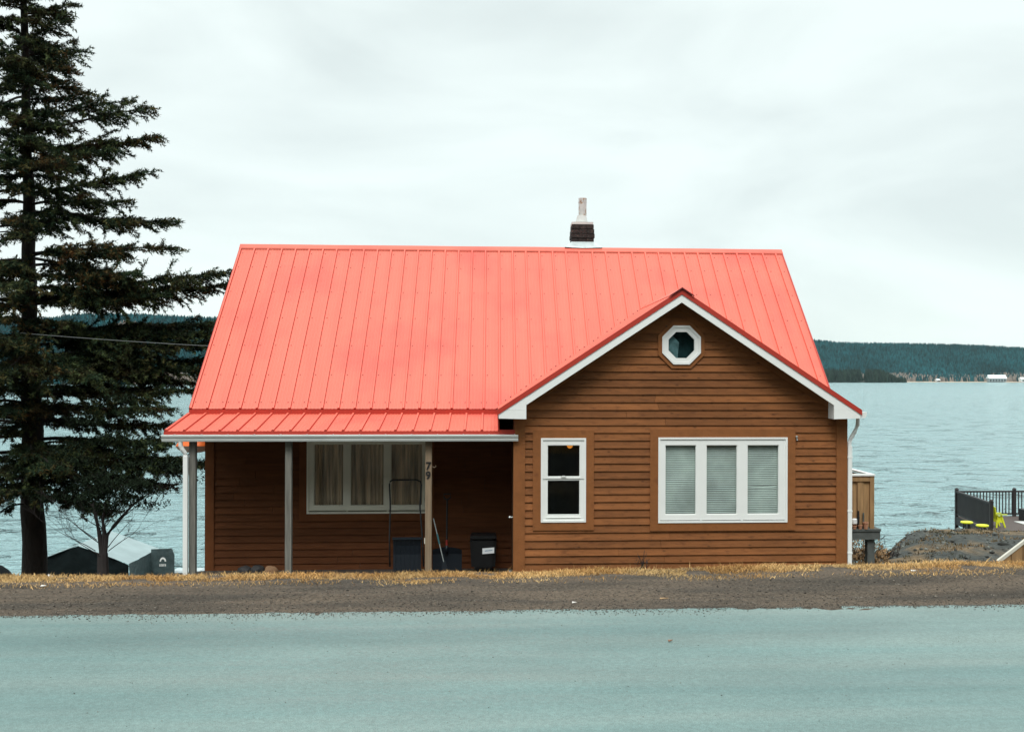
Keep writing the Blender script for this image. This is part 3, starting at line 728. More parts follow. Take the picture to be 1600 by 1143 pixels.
# wing right-hand gutter (runs in depth) seen end-on
mb = MB()
xb = AX+2.978
pr = [(xb, 1.075), (xb, .985), (xb+.075, .975), (xb+.10, 1.0), (xb+.115, 1.055), (xb+.115, 1.075)]
mb.prism(pr, 'y', YF+.02, EY+.2); mb.build('side_gutter', M_gutter, house)
mb = MB()
mb.tube([(xb+.05, D-.06, .98), (xb+.045, D-.06, .86), (xb-.0, D-.05, .74), (5.99, D-.04, .64), (5.965, D-.03, .56), (5.965, D-.03, .46)], .034, 10)
mb.box(5.932, 6.0, D-.065, D-.005, -1.66, .5)
for zz in (.3, -.6, -1.3): mb.box(5.925, 6.007, D-.069, D+.0, zz, zz+.025)
mb.build('downspout', M_white, house)
mb = MB()
mb.tube([(-5.005, D-.07, .60), (-5.005, D-.06, .52), (-4.985, D-.05, .47), (-4.945, D-.02, .40), (-4.938, D-.02, .34)], .036, 10)
mb.box(-4.972, -4.902, D-.05, D+.02, -1.66, .36)
mb.build('downspout', M_white, house)
# porch posts
def post(x0, x1, m, lab=None):
    mb = MB(); mb.box(x0, x1, D+.045, D+.145, -1.95, .599, .5)
    o = mb.build('porch_post', m, house)
    bv = o.modifiers.new('bevel', 'BEVEL'); bv.width = .006; bv.segments = 2
    if lab: o['label'] = lab
    return o
post(-4.905, -4.80, M_post, 'grey post beside the white downspout'); post(-3.372, -3.268, M_post, 'weathered grey post')
p3 = post(-1.105, -.998, M_postnew, 'brown post with the house number')
def digits(txt, cx, cz, y, size, m, parent, name):
    cu = bpy.data.curves.new('txt', 'FONT'); cu.body = txt; cu.size = size; cu.extrude = .004; cu.align_x = 'CENTER'; cu.offset = .004
    tmp = bpy.data.objects.new('txt', cu); C.objects.link(tmp)
    bpy.context.view_layer.update()
    me = bpy.data.meshes.new_from_object(tmp.evaluated_get(bpy.context.evaluated_depsgraph_get()))
    bpy.data.objects.remove(tmp)
    me.name = name; me.materials.clear(); me.materials.append(m)
    me.transform(Matrix.Translation((cx, y, cz)) @ Matrix.Rotation(math.radians(90), 4, 'X'))
    me.transform(Matrix.Translation(-worldloc(parent)))
    o = bpy.data.objects.new(name, me); C.objects.link(o); o.parent = parent; return o
digits('7', -1.052, .122, D+.039, .175, M_black, p3, 'house_number')
digits('9', -1.056, -.030, D+.039, .175, M_black, p3, 'house_number')
mb = MB(); mb.tube([(-.998, D+.09, .17), (-.96, D+.08, .15), (-.93, D+.07, .17), (-.94, D+.07, .19)], .006, 6); mb.build('hook', M_postnew, p3)

# --- windows
def window(r, y, sashes, m, kind):
    x0, x1, z0, z1 = r
    mb = MB(); mb.frame(x0, x1, z0, z1, .032, y-.052, y+.05)
    for p, q in zip(sashes, sashes[1:]): mb.box((p[1]+q[0])/2-.012, (p[1]+q[0])/2+.012, y-.033, y+.05, z0+.033, z1-.033)
    w = mb.build('window', m, house)
    gaps = [(q[0]-p[1])/2 for p, q in zip(sashes, sashes[1:])]; mg = (min(gaps)-.0015) if gaps else .058
    for (a, b, c, d_) in sashes:                      # a..b, c..d = glass rect
        mb = MB()
        la = a-x0-.0325 if abs(a-x0) < .2 else mg
        lb = x1-b-.0325 if abs(b-x1) < .2 else mg
        zb_ = min(.09, c-z0-.0325) if abs(c-z0) < .2 else .03
        zt = min(.09, z1-d_-.0325) if abs(d_-z1) < .2 else .03
        mb.box(a-la, b+lb, y-.036, y+.03, d_, d_+zt); mb.box(a-la, b+lb, y-.036, y+.03, c-zb_, c)
        mb.box(a-la, a, y-.036, y+.03, c, d_); mb.box(b, b+lb, y-.036, y+.03, c, d_)
        mb.frame(a, b, c, d_, .008, y-.024, y+.02)
        mb.build('sash', m, w)
        mb = MB(); mb.add([(a+.004, y-.006, c+.004), (b-.004, y-.006, c+.004), (b-.004, y-.006, d_-.004), (a+.004, y-.006, d_-.004)], [(0, 1, 2, 3)]); mb.build('pane', M_glass, w)
    return w
w1 = window(DW, D, [(.898, 1.437, .0, .523)], M_vinyl, 'dh')
# lower sash of the double-hung sits slightly behind
mb = MB(); a, b, c, d_ = .905, 1.428, -.62, -.06
mb.box(.824, 1.502, D-.02, D+.03, d_+.0005, -.0305); mb.box(.824, 1.502, D-.03, D+.03, -.7135, c)
mb.box(.824, a, D-.028, D+.03, c, d_); mb.box(b, 1.502, D-.028, D+.03, c, d_); mb.box(.88, 1.45, D-.044, D-.031, -.672, -.664)
mb.build('sash', M_vinyl, w1)
mb = MB(); mb.add([(a, D, c), (b, D, c), (b, D, d_), (a, D, d_)], [(0, 1, 2, 3)]); mb.build('pane', M_glass, w1)
mb = MB(); mb.box(1.12, 1.21, D-.05, D-.037, -.004, .012); mb.box(1.14, 1.19, D-.056, D-.05, .0, .022); mb.build('latch', M_vinyl, w1)
w2 = window(TW, D, [(2.853, 3.371, -.632, .52), (3.541, 4.061, -.632, .52), (4.231, 4.765, -.632, .52)], M_vinyl, 't')
for a, b, ph in ((2.84, 3.385, 0), (3.53, 4.07, 1), (4.22, 4.775, 2)):
    mb = MB(); z = .50
    while z > -.63:
        tilt = 1.12+.3*fn(a*3, z*1.3, 1.5, ph)
        sag = .004*fn(a, z, 9)
        if ph == 2 and abs(z+.165) < .02: sag = -.012
        n_ = 6
        for i in range(n_):
            xa, xb_ = a+(b-a)*i/n_, a+(b-a)*(i+1)/n_
            ba = sag*math.sin(math.pi*i/n_); bb = sag*math.sin(math.pi*(i+1)/n_)
            dy, dz = .0125*math.cos(tilt), .0125*math.sin(tilt)
            mb.add([(xa, D+.032-dy, z-dz+ba), (xb_, D+.032-dy, z-dz+bb), (xb_, D+.032+dy, z+dz+bb), (xa, D+.032+dy, z+dz+ba)], [(0, 1, 2, 3)], random.random())
        z -= .0305
    mb.box(a, b, D+.02, D+.045, .505, .53)
    mb.build('blind', M_blind, w2)
w3 = window(PW, DM, [(-3.17, -2.649, -.655, .44), (-2.527, -1.936, -.655, .44), (-1.814, -1.254, -.655, .44)], M_creamframe, 'p')
for a, b, ph in ((-3.2, -2.62, 0), (-2.55, -1.91, 1), (-1.84, -1.23, 2)):
    mb = MB(); n_ = 70; zz = [-.66, -.3, .1, .45]
    vs = [(a+(b-a)*i/n_, DM+.075+.018*math.sin(i*.9+2*fn(i*.3, ph, .5))+.01*fn(i*.2, j, 1), z) for j, z in enumerate(zz) for i in range(n_+1)]
    fs = [(j*(n_+1)+i, j*(n_+1)+i+1, (j+1)*(n_+1)+i+1, (j+1)*(n_+1)+i) for j in range(3) for i in range(n_)]
    mb.add(vs, fs); mb.build('curtain', M_curtain, w3, smooth=True)
mb = MB(); mb.box(-3.293, -1.174, DM-.0525, DM+.05, -.735, -.722); mb.box(-1.245, -1.215, DM-.075, DM-.037, -.58, -.5); mb.build('window_stop', M_creamframe, w3)
mb = MB(); octring(mb, OC[0], OC[1], .3225, .285, D-.062, D+.02); octring(mb, OC[0], OC[1], .284, .216, D-.05, D+.02, .4)
w4 = mb.build('octagonal_window', M_vinyl, house)
c8 = .222/math.cos(math.pi/8); mb = MB()
mb.add([(OC[0]+c8*math.cos(math.pi/8+i*math.pi/4), D-.018, OC[1]+c8*math.sin(math.pi/8+i*math.pi/4)) for i in range(8)], [tuple(range(8))])
mb.build('pane', M_glassr, w4)
# interior shells (open towards the windows), so the panes look into rooms
mb = MB()
def shell(x0, x1, y0, y1, z0, z1):
    v = [(x0,y0,z0),(x1,y0,z0),(x1,y1,z0),(x0,y1,z0),(x0,y0,z1),(x1,y0,z1),(x1,y1,z1),(x0,y1,z1)]
    mb.add(v, [(0,1,2,3),(7,6,5,4),(1,5,6,2),(2,6,7,3),(3,7,4,0)])
shell(.42, 5.84, D+.013, 19.4, -1.58, .93); shell(-4.98, .34, DM+.013, 21.5, -1.62, .93); shell(2.4, 3.8, D+.013, 17.9, 1.5, 2.5)
mb.build('interior', M_inside, house)
# attic curtain seen in the octagonal pane
mb = MB(); mb.add([(2.86, D+.022, 1.9), (3.06, D+.03, 1.9), (3.09, D+.03, 2.22), (2.86, D+.022, 2.47)], [(0, 1, 2, 3)]); mb.build('curtain', mat('pale attic curtain', (0.30, 0.42, 0.45), .9, var=.4, vscale=9), w4)
mb = MB(); mb.add([(2.8, D+.12, 1.8), (3.45, D+.12, 1.8), (3.45, D+.12, 2.5), (2.8, D+.12, 2.5)], [(0, 1, 2, 3)]); mb.build('blind', mat('dark teal blind', (.03, .075, .08), .9, var=.5, vscale=6), w4)
t = thing('ceiling_lamp', 'small glowing orange lamp seen through the top of the narrow window', 'lamp', (1.30, 17.25, .93))
mb = MB(); mb.tube([(1.30, 17.25, .93), (1.30, 17.25, .56)], .006, 6); mb.build('cord', M_black, t)
M_lit = bpy.data.materials.new('lit orange glass'); M_lit.use_nodes = True; b_ = M_lit.node_tree.nodes['Principled BSDF']; b_.inputs['Base Color'].default_value = (.8, .35, .05, 1); b_.inputs['Emission Color'].default_value = (1, .33, .04, 1); b_.inputs['Emission Strength'].default_value = .42
mb = MB(); mb.lathe(1.30, 17.25, [(.012, .56), (.035, .54), (.05, .50), (.046, .465), (.02, .44)], 14); mb.build('lamp_shade', M_lit, t, smooth=True)
# door in the side wall of the wing, under the porch
mb = MB(); mb.box(WX0-.032, WX0-.024, D+.35, D+1.25, -1.57, .45)
dr = mb.build('door', mat('brown door', (.10, .045, .02), .5), house)
mb = MB(); mb.tube([(WX0-.03, D+.42, -.72), (WX0-.07, D+.42, -.72)], .012, 8); mb.lathe(WX0-.08, D+.42, [(.012, -.735), (.026, -.72), (.012, -.70)], 10); mb.build('door_knob', M_galv, dr)
# wall spigot near the triple window
mb = MB(); mb.tube([(5.06, D-.02, .645), (5.06, D-.06, .64), (5.065, D-.065, .60)], .014, 8); mb.lathe(5.06, D-.055, [(.02, .655), (.024, .66), (.004, .675)], 8); mb.build('spigot', M_galv, house)
# chimney
mb = MB(); CX = 1.915; CY = RY+.38
for i in range(6):
    z = 4.32+i*.098; w_ = (.232, .234, .240, .256, .248, .238)[i]
    for s0 in range(3):
        x0 = CX-w_+s0*2*w_/3
        mb.box(x0+.004, x0+2*w_/3-.004, CY-w_+.02*(s0 == 1)*.3, CY+w_, z+.004, z+.090, random.random())
mb.box(CX-.22, CX+.22, CY-.22, CY+.22, 4.0, 4.90)
ch = mb.build('chimney', M_brick, house)
mb = MB(); mb.box(CX-.232, CX+.225, CY-.23, CY+.23, 4.91, 4.96); mb.build('cap', M_concrete, ch)
mb = MB(); mb.lathe(CX-.005, CY, [(.130, 4.961), (.134, 4.985), (.102, 5.11), (.098, 5.125)], 20); mb.build('flue_collar', M_concrete, ch, smooth=False)
mb = MB(); mb.lathe(CX+.012, CY, [(.086, 5.12), (.086, 5.41), (.092, 5.412), (.092, 5.422), (.086, 5.425), (.088, 5.50), (.080, 5.50), (.080, 5.35)], 20); mb.build('flue_pipe', M_pipe, ch)
mb = MB()
for s in (-1, 1):
    pass
tA, tB = .225, .40
top_ = [(CX-tA, CY-tA, 4.52), (CX+tA, CY-tA, 4.52), (CX+tA, CY+tA, 4.52), (CX-tA, CY+tA, 4.52)]
bot = [(CX-tB, CY-.13, RZ+.022), (CX+tB, CY-.13, RZ+.022), (CX+tB, CY+.13, RZ+.022), (CX-tB, CY+.13, RZ+.022)]
mb.add([(CX-tA-.02, CY-.262, 4.53), (CX+tA+.02, CY-.262, 4.53), (CX+tA+.02, CY+.262, 4.50), (CX-tA-.02, CY+.262, 4.50),
        (CX-tB, RY-.05, RZ+.032), (CX+tB, RY-.05, RZ+.032), (CX+tB, CY+.35, RZ-.62), (CX-tB, CY+.35, RZ-.62), (CX, RY-.055, RZ+.018)],
       [(0, 4, 8, 5, 1), (1, 5, 6, 2), (2, 6, 7, 3), (3, 7, 4, 0)])
mb.build('flashing', M_galv, ch)

# ------------------------------------------------------------------ things on the porch
M_navy = mat('navy plastic', (0.006, 0.011, 0.018), 0.45)
M_dkplastic = mat('black plastic', (0.006, 0.0065, 0.008), 0.45)
FZ = -1.57; PORCH = []
t = thing('snow_scoop', 'wide black snow scoop with a tall bent tube handle leaning under the porch window', 'snow scoop', (-1.5, 17.75, FZ))
mb = MB(); yy = 17.75
def U(px, z, y): return (px, y, z)
mb.tube([(-1.74, 17.55, -1.5), (-1.755, 17.62, -1.0), (-1.75, 17.70, -.5), (-1.775, 17.80, -.12), (-1.765, 17.815, -.075), (-1.72, 17.825, -.05), (-1.32, 17.83, -.05), (-1.25, 17.82, -.075), (-1.23, 17.80, -.13), (-1.245, 17.70, -.5), (-1.2, 17.62, -1.0), (-1.17, 17.55, -1.5)], .0135, 8)
mb.build('handle', M_black, t, smooth=True)
mb = MB(); n_ = 12; W_ = .235
prof_ = [(17.56, -1.02), (17.60, -1.15), (17.62, -1.3), (17.61, -1.45), (17.60, -1.6), (17.585, -1.75)]
for i in range(n_):
    xa, xb_ = -1.455-W_+2*W_*i/n_, -1.455-W_+2*W_*(i+1)/n_
    off = .0 if i % 2 else -.012
    for (ya, za), (yb, zb_) in zip(prof_, prof_[1:]):
        mb.add([(xa, ya+off, za), (xb_, ya+off, za), (xb_, yb+off, zb_), (xa, yb+off, zb_)], [(0, 1, 2, 3)])
        if i: mb.add([(xa, ya, za), (xa, ya-.012, za), (xa, yb-.012, zb_), (xa, yb, zb_)], [(0, 1, 2, 3)])
mb.box(-1.70, -1.21, 17.54, 17.57, -1.04, -1.0)
mb.build('scoop_pan', M_navy, t)
mb = MB(); mb.box(-1.165, -1.135, 17.60, 17.61, -1.12, -1.02); mb.build('tag', M_creamframe, t)

t = thing('snow_shovel', 'black snow shovel with D-grip and dark blue curved blade standing right of the numbered post', 'shovel', (-.75, 17.8, FZ))
mb = MB(); mb.tube([(-.80, 18.15, -.36), (-.80, 18.0, -1.05)], .016, 8); mb.build('shaft', M_black, t)
mb = MB(); mb.tube([(-.80, 18.15, -.37), (-.855, 18.17, -.33), (-.86, 18.18, -.27), (-.74, 18.18, -.27), (-.745, 18.17, -.33), (-.80, 18.15, -.37)], .013, 8); mb.build('grip', M_black, t)
mb = MB(); mb.tube([(-.80, 18.0, -1.05), (-.80, 17.98, -1.15)], .019, 8); mb.build('collar', mat('red plastic', (.30, .03, .02), .4), t)
mb = MB(); n_ = 10
for i in range(n_):
    a0, a1 = -1+2*i/n_, -1+2*(i+1)/n_
    rows = [(-1.17, 17.99), (-1.3, 18.03), (-1.44, 18.02), (-1.68, 18.0)]
    for (za, ya), (zb_, yb) in zip(rows, rows[1:]):
        f0 = lambda a, z_, y_: (-.79+a*.255, y_-.05*a*a, z_-.045*a*a*(z_ > -1.2))
        mb.add([f0(a0, za, ya), f0(a1, za, ya), f0(a1, zb_, yb), f0(a0, zb_, yb)], [(0, 1, 2, 3)])
mb.tube([(-.80, 17.97, -1.14), (-.80, 17.99, -1.3)], .025, 8); mb.build('blade', M_navy, t, smooth=True)

t = thing('ice_scraper', 'thin pale pole with a teal grip leaning beside the numbered post', 'scraper', (-.85, 17.5, FZ))
mb = MB(); mb.tube([(-1.01, 17.62, -.62), (-.83, 17.55, -1.35)], .008, 8); mb.build('pole', M_galv, t)
mb = MB(); mb.tube([(-.945, 17.595, -.88), (-.905, 17.58, -1.05)], .015, 8); mb.build('grip', mat('teal grip', (.05, .16, .18), .5), t)
mb = MB(); mb.add([(-.86, 17.55, -1.33), (-.80, 17.55, -1.34), (-.74, 17.52, -1.55), (-.86, 17.52, -1.56), (-.86, 17.56, -1.33), (-.80, 17.56, -1.34), (-.74, 17.54, -1.55), (-.86, 17.54, -1.56)], [(0,1,2,3),(7,6,5,4),(0,4,5,1),(1,5,6,2),(2,6,7,3),(3,7,4,0)]); mb.build('scraper_blade', M_navy, t)

t = thing('bin', 'black rounded plastic bin with a white label in the dark porch corner', 'bin', (-.16, 18.0, FZ))
bm = bmesh.new(); bmesh.ops.create_cube(bm, size=1)
for v in bm.verts:
    tp = 1.0 if v.co.z > 0 else .86
    v.co = Vector((v.co.x*.47*tp, v.co.y*.42*tp, v.co.z*.56+.30))
bmesh.ops.bevel(bm, geom=[e for e in bm.edges], offset=.05, segments=4, affect='EDGES')
me = bpy.data.meshes.new('body'); bm.to_mesh(me); bm.free(); me.materials.append(M_dkplastic); o = bpy.data.objects.new('body', me); C.objects.link(o); o.parent = t
mb = MB(); mb.prism([(-.16-.25+.5*i/16, 0) for i in ()] or [(-.39, -1.0), (.07, -1.0), (.05, -.955), (-.37, -.955)], 'y', 17.78, 18.22); mb.build('lid', M_dkplastic, t)
mb = MB(); mb.add([(-.175, 17.782, -1.265), (.03, 17.782, -1.25), (.03, 17.782, -1.15), (-.175, 17.782, -1.165)], [(0, 1, 2, 3)])
lb = mb.build('label_sticker', mat('white sticker', (.8, .85, .88), .4), t)
mb = MB()
for i in range(6): mb.add([(-.13+i*.022, 17.7805, -1.218+.002*i), (-.115+i*.022, 17.7805, -1.217+.002*i), (-.115+i*.022, 17.7805, -1.203+.002*i+.004*(i % 2)), (-.13+i*.022, 17.7805, -1.204+.002*i)], [(0, 1, 2, 3)])
mb.build('print', mat('blue print', (.1, .25, .4), .5), lb)

M_stone = mat('dark round stone', (.014, .013, .014), .7, var=.4, bump=.5)
M_stone2 = mat('tan stone', (.22, .12, .06), .8, var=.3, bump=.5)
def lump(name, x, y, z, rx_, ry, rz_, m, label, cat, group=None, seed=0):
    bm = bmesh.new(); bmesh.ops.create_icosphere(bm, subdivisions=3, radius=1)
    for v in bm.verts:
        k_ = 1+.18*mnoise.noise(v.co*1.6+Vector((seed*3.1, 0, 0)))+.05*mnoise.noise(v.co*5)
        v.co = Vector((v.co.x*rx_*k_, v.co.y*ry*k_, v.co.z*rz_*k_+rz_*.9))
    me = bpy.data.meshes.new(name); bm.to_mesh(me); bm.free(); me.materials.append(m)
    me.polygons.foreach_set('use_smooth', [True]*len(me.polygons))
    o = bpy.data.objects.new(name, me); C.objects.link(o); o.location = (x, y, z); tag(o, label, cat, group); return o
lump('stone', -4.18, 17.6, FZ, .13, .11, .09, M_stone, 'dark round stone lying furthest left on the porch floor', 'stone', 'stones on the porch floor', 1)
lump('stone', -3.95, 17.55, FZ, .13, .10, .10, M_stone, 'dark round stone in the middle of three on the porch floor', 'stone', 'stones on the porch floor', 2)
lump('stone', -3.72, 17.5, FZ, .12, .10, .10, M_stone2, 'tan round stone beside the second porch post', 'stone', 'stones on the porch floor', 3)

for o in list(C.objects):
    if o.name == 'snow_scoop': o.location.z += .07
    if o.name.split('.')[0] in ('snow_scoop', 'snow_shovel', 'ice_scraper', 'bin', 'stone'): o.location.z -= .16
# orange and white canoe slung along the left side wall, just its end shows by the porch
t = thing('canoe', 'orange and white boat hull hung against the left side wall under the porch eave', 'boat', (-5.35, 19.2, .2))
mb = MB(); n_ = 14; secs = []
for i in range(n_+1):
    y_ = 18.75+3.8*i/n_; q = math.cos(math.pi/2*min(i/(n_+.6), 1))**.4
    secs.append([( -5.37-.31*q*math.cos(a_), y_, .385+.125*q*math.sin(a_)) for a_ in [math.pi*2*k/12 for k in range(12)]])
vs = [p for s_ in secs for p in s_]
fo = []; fw = []
for i in range(n_):
    for k in range(12):
        (fo if k < 6 else fw).append((i*12+k, i*12+(k+1) % 12, (i+1)*12+(k+1) % 12, (i+1)*12+k))
fo.append(tuple(range(7))[::-1]); fw.append((6, 7, 8, 9, 10, 11, 0)[::-1])
a_ = MB(); a_.add(vs, fo); a_.build('hull', mat('orange plastic', (.85, .17, .03), .4), t, smooth=True)
a_ = MB(); a_.add(vs, fw); a_.build('underside', mat('white plastic hull', (.8, .6, .5), .4), t, smooth=True)

# overhead service wire
mb = MB(); A_ = Vector((-14.5, 20.0, 3.05)); B_ = Vector((-5.06, 20.0, 2.2)); ps = []
for i in range(25):
    q = i/24; p = A_.lerp(B_, q); p.z -= .30*4*q*(1-q)*.35; ps.append(p)
mb.tube(ps, .0065, 6)
tag(mb.build('overhead_wire', mat('grey cable', (.15, .165, .165), .7), origin=(-9, 20, 2.6)), 'thin grey overhead wire running in front of the tall spruce to the house', 'wire')

# ------------------------------------------------------------------ rear deck of the house
M_cedar = mat('brown fence wood', (0.32, 0.19, 0.085), .75, var=.25, vscale=5, vstretch=(5, 5, .5), tint=.25)
M_oldwood = mat('grey deck wood', (0.085, 0.095, 0.09), .85, var=.3, vscale=6)
t = thing('side_deck', 'small raised wooden deck with board railing and white cap beside the house', 'deck', (6.9, 21.5, -2.3))
mb = MB(); mb.box(5.96, 7.78, 20.1, 23.4, -1.435, -1.39); mb.box(5.96, 7.77, 20.12, 20.17, -1.60, -1.4355); mb.box(7.72, 7.765, 20.171, 23.38, -1.60, -1.4355); mb.build('platform', M_oldwood, t)
for x, y in ((7.6, 20.25), (7.6, 23.2)):
    mb = MB(); mb.box(x-.07, x+.08, y-.07, y+.07, -3.4, -1.436); mb.build('post', M_oldwood, t)
mb = MB()
for i in range(6):
    x0 = 6.02+i*.262
    mb.box(x0, x0+.12, 20.19, 20.21, -1.32, -.36, random.random()); mb.box(x0+.131, x0+.251, 20.215, 20.235, -1.32, -.36, random.random())
mb.box(7.58, 7.665, 20.17, 20.25, -1.389, -.33); mb.box(5.98, 7.579, 20.17, 20.189, -.44, -.36); mb.box(5.98, 7.579, 20.212, 20.25, -1.36, -1.32)
for i in range(18): mb.box(7.62, 7.64, 20.3+i*.17, 20.3+i*.17+.14, -1.3, -.36, random.random())
mb.build('railing', M_cedar, t)
mb = MB(); mb.box(5.98, 7.675, 20.15, 20.26, -.33, -.295); mb.box(7.575, 7.676, 20.261, 23.4, -.33, -.296); mb.build('cap_rail', M_white, t)
def pot(x, y, r, h, m, label, name='flower_pot', cat='pot', grp=None):
    mb = MB(); z = -1.389
    mb.lathe(x, y, [(r*.7, z), (r*.95, z+h*.8), (r*1.08, z+h*.82), (r*1.08, z+h), (r*.9, z+h), (r*.8, z+h*.5)], 14)
    return tag(mb.build(name, m, origin=(x, y, z)), label, cat, grp)
M_terra = mat('terracotta', (.45, .22, .13), .8); M_wp = mat('white plastic', (.75, .76, .76), .5)
pot(7.24, 20.12, .045, .07, M_terra, 'terracotta pot under the white tub by the deck railing', grp='pots on the deck edge')
pot(7.36, 20.12, .045, .08, M_terra, 'middle terracotta pot on the deck edge', grp='pots on the deck edge')
pot(7.47, 20.12, .055, .14, M_terra, 'largest terracotta pot, at the right end of the deck edge', grp='pots on the deck edge')
mb = MB(); mb.box(7.20, 7.30, 20.11, 20.185, -1.30, -1.18); o = mb.build('tub', M_wp, origin=(7.25, 20.15, -1.30)); o.modifiers.new('b', 'BEVEL').width = .02; tag(o, 'small white tub standing against the deck railing boards', 'tub')
mb = MB(); mb.lathe(7.335, 20.165, [(.024, -1.39), (.026, -1.15), (.022, -1.12), (.02, -1.03)], 10); tag(mb.build('bottle', M_black, origin=(7.335, 20.165, -1.39)), 'tall black bottle against the deck railing', 'bottle')
mb = MB(); mb.lathe(7.44, 20.165, [(.017, -1.39), (.018, -1.1), (.014, -1.07)], 10); tag(mb.build('stake', M_oldwood, origin=(7.44, 20.165, -1.39)), 'thin grey stake against the deck railing', 'stake')

# slanted stair rail at the right edge
t = thing('stair_rail', 'slanting white capped wooden stair rail rising at the right edge', 'stair rail', (5.9, 11.5, -1.2))
mb = MB(); y0_, y1_ = 11.45, 11.55
xa, za, xb_, zb_ = 5.799, -.451, 7.2, .569
mb.prism([(xa, za), (xb_, zb_), (xb_, zb_-.03), (xa+.02, za-.03)], 'y', y0_-.01, y0_+.03); mb.build('cap_rail', mat('pale painted rail', (.62, .60, .52), .6), t)
mb = MB()
x = xa+.03
while x < 7.1:
    z_ = za+(x-xa)*(zb_-za)/(xb_-xa)-.032
    mb.prism([(x, z_), (x+.13, z_+.13*(zb_-za)/(xb_-xa)), (x+.13, -2.0), (x, -2.0)], 'y', y0_, y0_+.03, random.random()); x += .14
mb.build('panel', M_cedar, t)

# ------------------------------------------------------------------ neighbour's deck by the water
M_dark = mat('dark stained wood', (0.022, 0.018, 0.018), .6, var=.2)
M_plank = mat('brown deck planks', (0.085, 0.062, 0.055), .7, var=.3, vscale=4, vstretch=(.3, 8, 1))
t = thing('waterfront_deck', 'dark stained deck with baluster railing standing by the water', 'deck', (17, 37, -5))
DX0, DX1, DYF, DYB, DF, DT = 17.15, 24, 34.3, 37.9, -3.62, -2.66
mb = MB()
for i in range(26): mb.box(DX0, DX1, DYF+i*.138, DYF+i*.138+.132, DF-.04, DF, random.random())
mb.build('planks', M_plank, t)
mb = MB(); mb.box(DX0, DX1, DYF-.045, DYF-.005, DF-.22, DF-.002); mb.box(DX0-.045, DX0-.005, DYF, DYB, DF-.30, DF-.002); mb.box(DX0, DX1, DYB+.01, DYB+.05, DF-.22, DF-.002); mb.build('rim_board', M_dark, t)
for x, y in ((DX0, DYF), (DX0, DYB), (DX0+2.25, DYB), (DX0+4.5, DYB), (DX0+6.7, DYB)):
    mb = MB(); mb.box(x-.06, x+.06, y-.06, y+.06, -6.5, DT+.05); mb.lathe(x, y, [(.085, DT+.05), (.085, DT+.075), (.03, DT+.12)], 4); mb.build('post', M_dark, t)
mb = MB()
mb.box(DX0+.061, DX1, DYB-.05, DYB+.05, DT-.05, DT+.01); mb.box(DX0+.061, DX1, DYB-.025, DYB+.025, DF+.06, DF+.12)
mb.box(DX0-.05, DX0+.05, DYF+.061, DYB-.061, DT-.05, DT+.01); mb.box(DX0-.025, DX0+.025, DYF+.061, DYB-.061, DF+.06, DF+.12)
mb.build('handrail', M_dark, t)
mb = MB(); x = DX0+.17
while x < DX1: mb.box(x-.018, x+.018, DYB-.018, DYB+.018, DF+.121, DT-.051); x += .125
y = DYF+.15
while y < DYB-.1: mb.box(DX0-.02, DX0+.02, y-.035, y+.035, DF+.121, DT-.051); y += .115
mb.build('balusters', M_dark, t)
M_yel = mat('yellow plastic', (.72, .76, .03), .45)
M_lime = mat('lime cushion', (.55, .62, .08), .5)
for o in t.children:
    for v in o.data.vertices: v.co.x += .45*(v.co.y+37-DYF)/3.6
t = thing('patio_chair', 'bright yellow plastic patio chair on the dark deck', 'chair', (18.1, 35.2, DF))
cx_, cy_ = 18.05, 35.2
for (xa, za, xb_, zb_) in ((cx_-.20, DF, cx_-.16, DF+.48), (cx_+.42, DF, cx_+.14, DF+.48)):
    for y_ in (cy_-.22, cy_+.18):
        mb = MB(); mb.prism([(xa-.05, za), (xa+.05, za), (xb_+.04, zb_), (xb_-.08, zb_)], 'y', y_, y_+.05); mb.build('leg', M_yel, t)
mb = MB(); mb.prism([(cx_-.26, DF+.22), (cx_+.24, DF+.18), (cx_+.17, DF+.42), (cx_-.2, DF+.46)], 'y', cy_-.2, cy_+.2); mb.build('seat', M_yel, t)
mb = MB(); mb.box(cx_-.24, cx_+.52, cy_-.27, cy_-.19, DF+.481, DF+.515); mb.build('armrest', M_lime, t); mb = MB(); mb.box(cx_-.24, cx_+.52, cy_+.17, cy_+.25, DF+.481, DF+.515); mb.build('armrest', M_lime, t)
mb = MB()
for i in range(5): mb.prism([(cx_-.22, DF+.3), (cx_-.16, DF+.3), (cx_-.30, DF+.78+.03*(2-abs(i-2))), (cx_-.34, DF+.78+.03*(2-abs(i-2)))], 'y', cy_-.22+i*.09, cy_-.22+i*.09+.08)
mb.build('backrest', M_yel, t)
for o in t.children:
    for v in o.data.vertices: v.co.x *= .50; v.co.z *= .92
t.location.x -= .28
def stool(x, y, z, label):
    t = thing('stool', label, 'stool', (x, y, gz(x, y)-.1), 'yellow topped stools below the deck')
    mb = MB(); mb.lathe(x, y, [(.18, z), (.205, z+.02), (.205, z+.05), (.18, z+.065)], 20); mb.build('seat', M_yel, t)
    for a in (.6, 2.2, 3.8, 5.3):
        mb = MB(); mb.tube([(x+.10*math.cos(a), y+.1*math.sin(a), z), (x+.16*math.cos(a), y+.16*math.sin(a), gz(x, y)-.05)], .02, 6); mb.build('leg', M_black, t)
stool(16.0, 33.7, -3.27, 'round yellow stool further left below the dark deck rail')
stool(16.2, 33.0, -3.28, 'round yellow stool nearest the deck corner post')
mb = MB(); mb.box(19.05, 20.4, 34.9, 36.4, DF+.004, DF+.02); tag(mb.build('mat', mat('pale mat', (.55, .56, .54), .9), origin=(19.7, 35.6, DF)), 'pale outdoor mat lying on the dark deck', 'mat')
t = thing('planter', 'black square planter on the waterfront deck at the right edge', 'planter', (19.75, 36.5, DF))
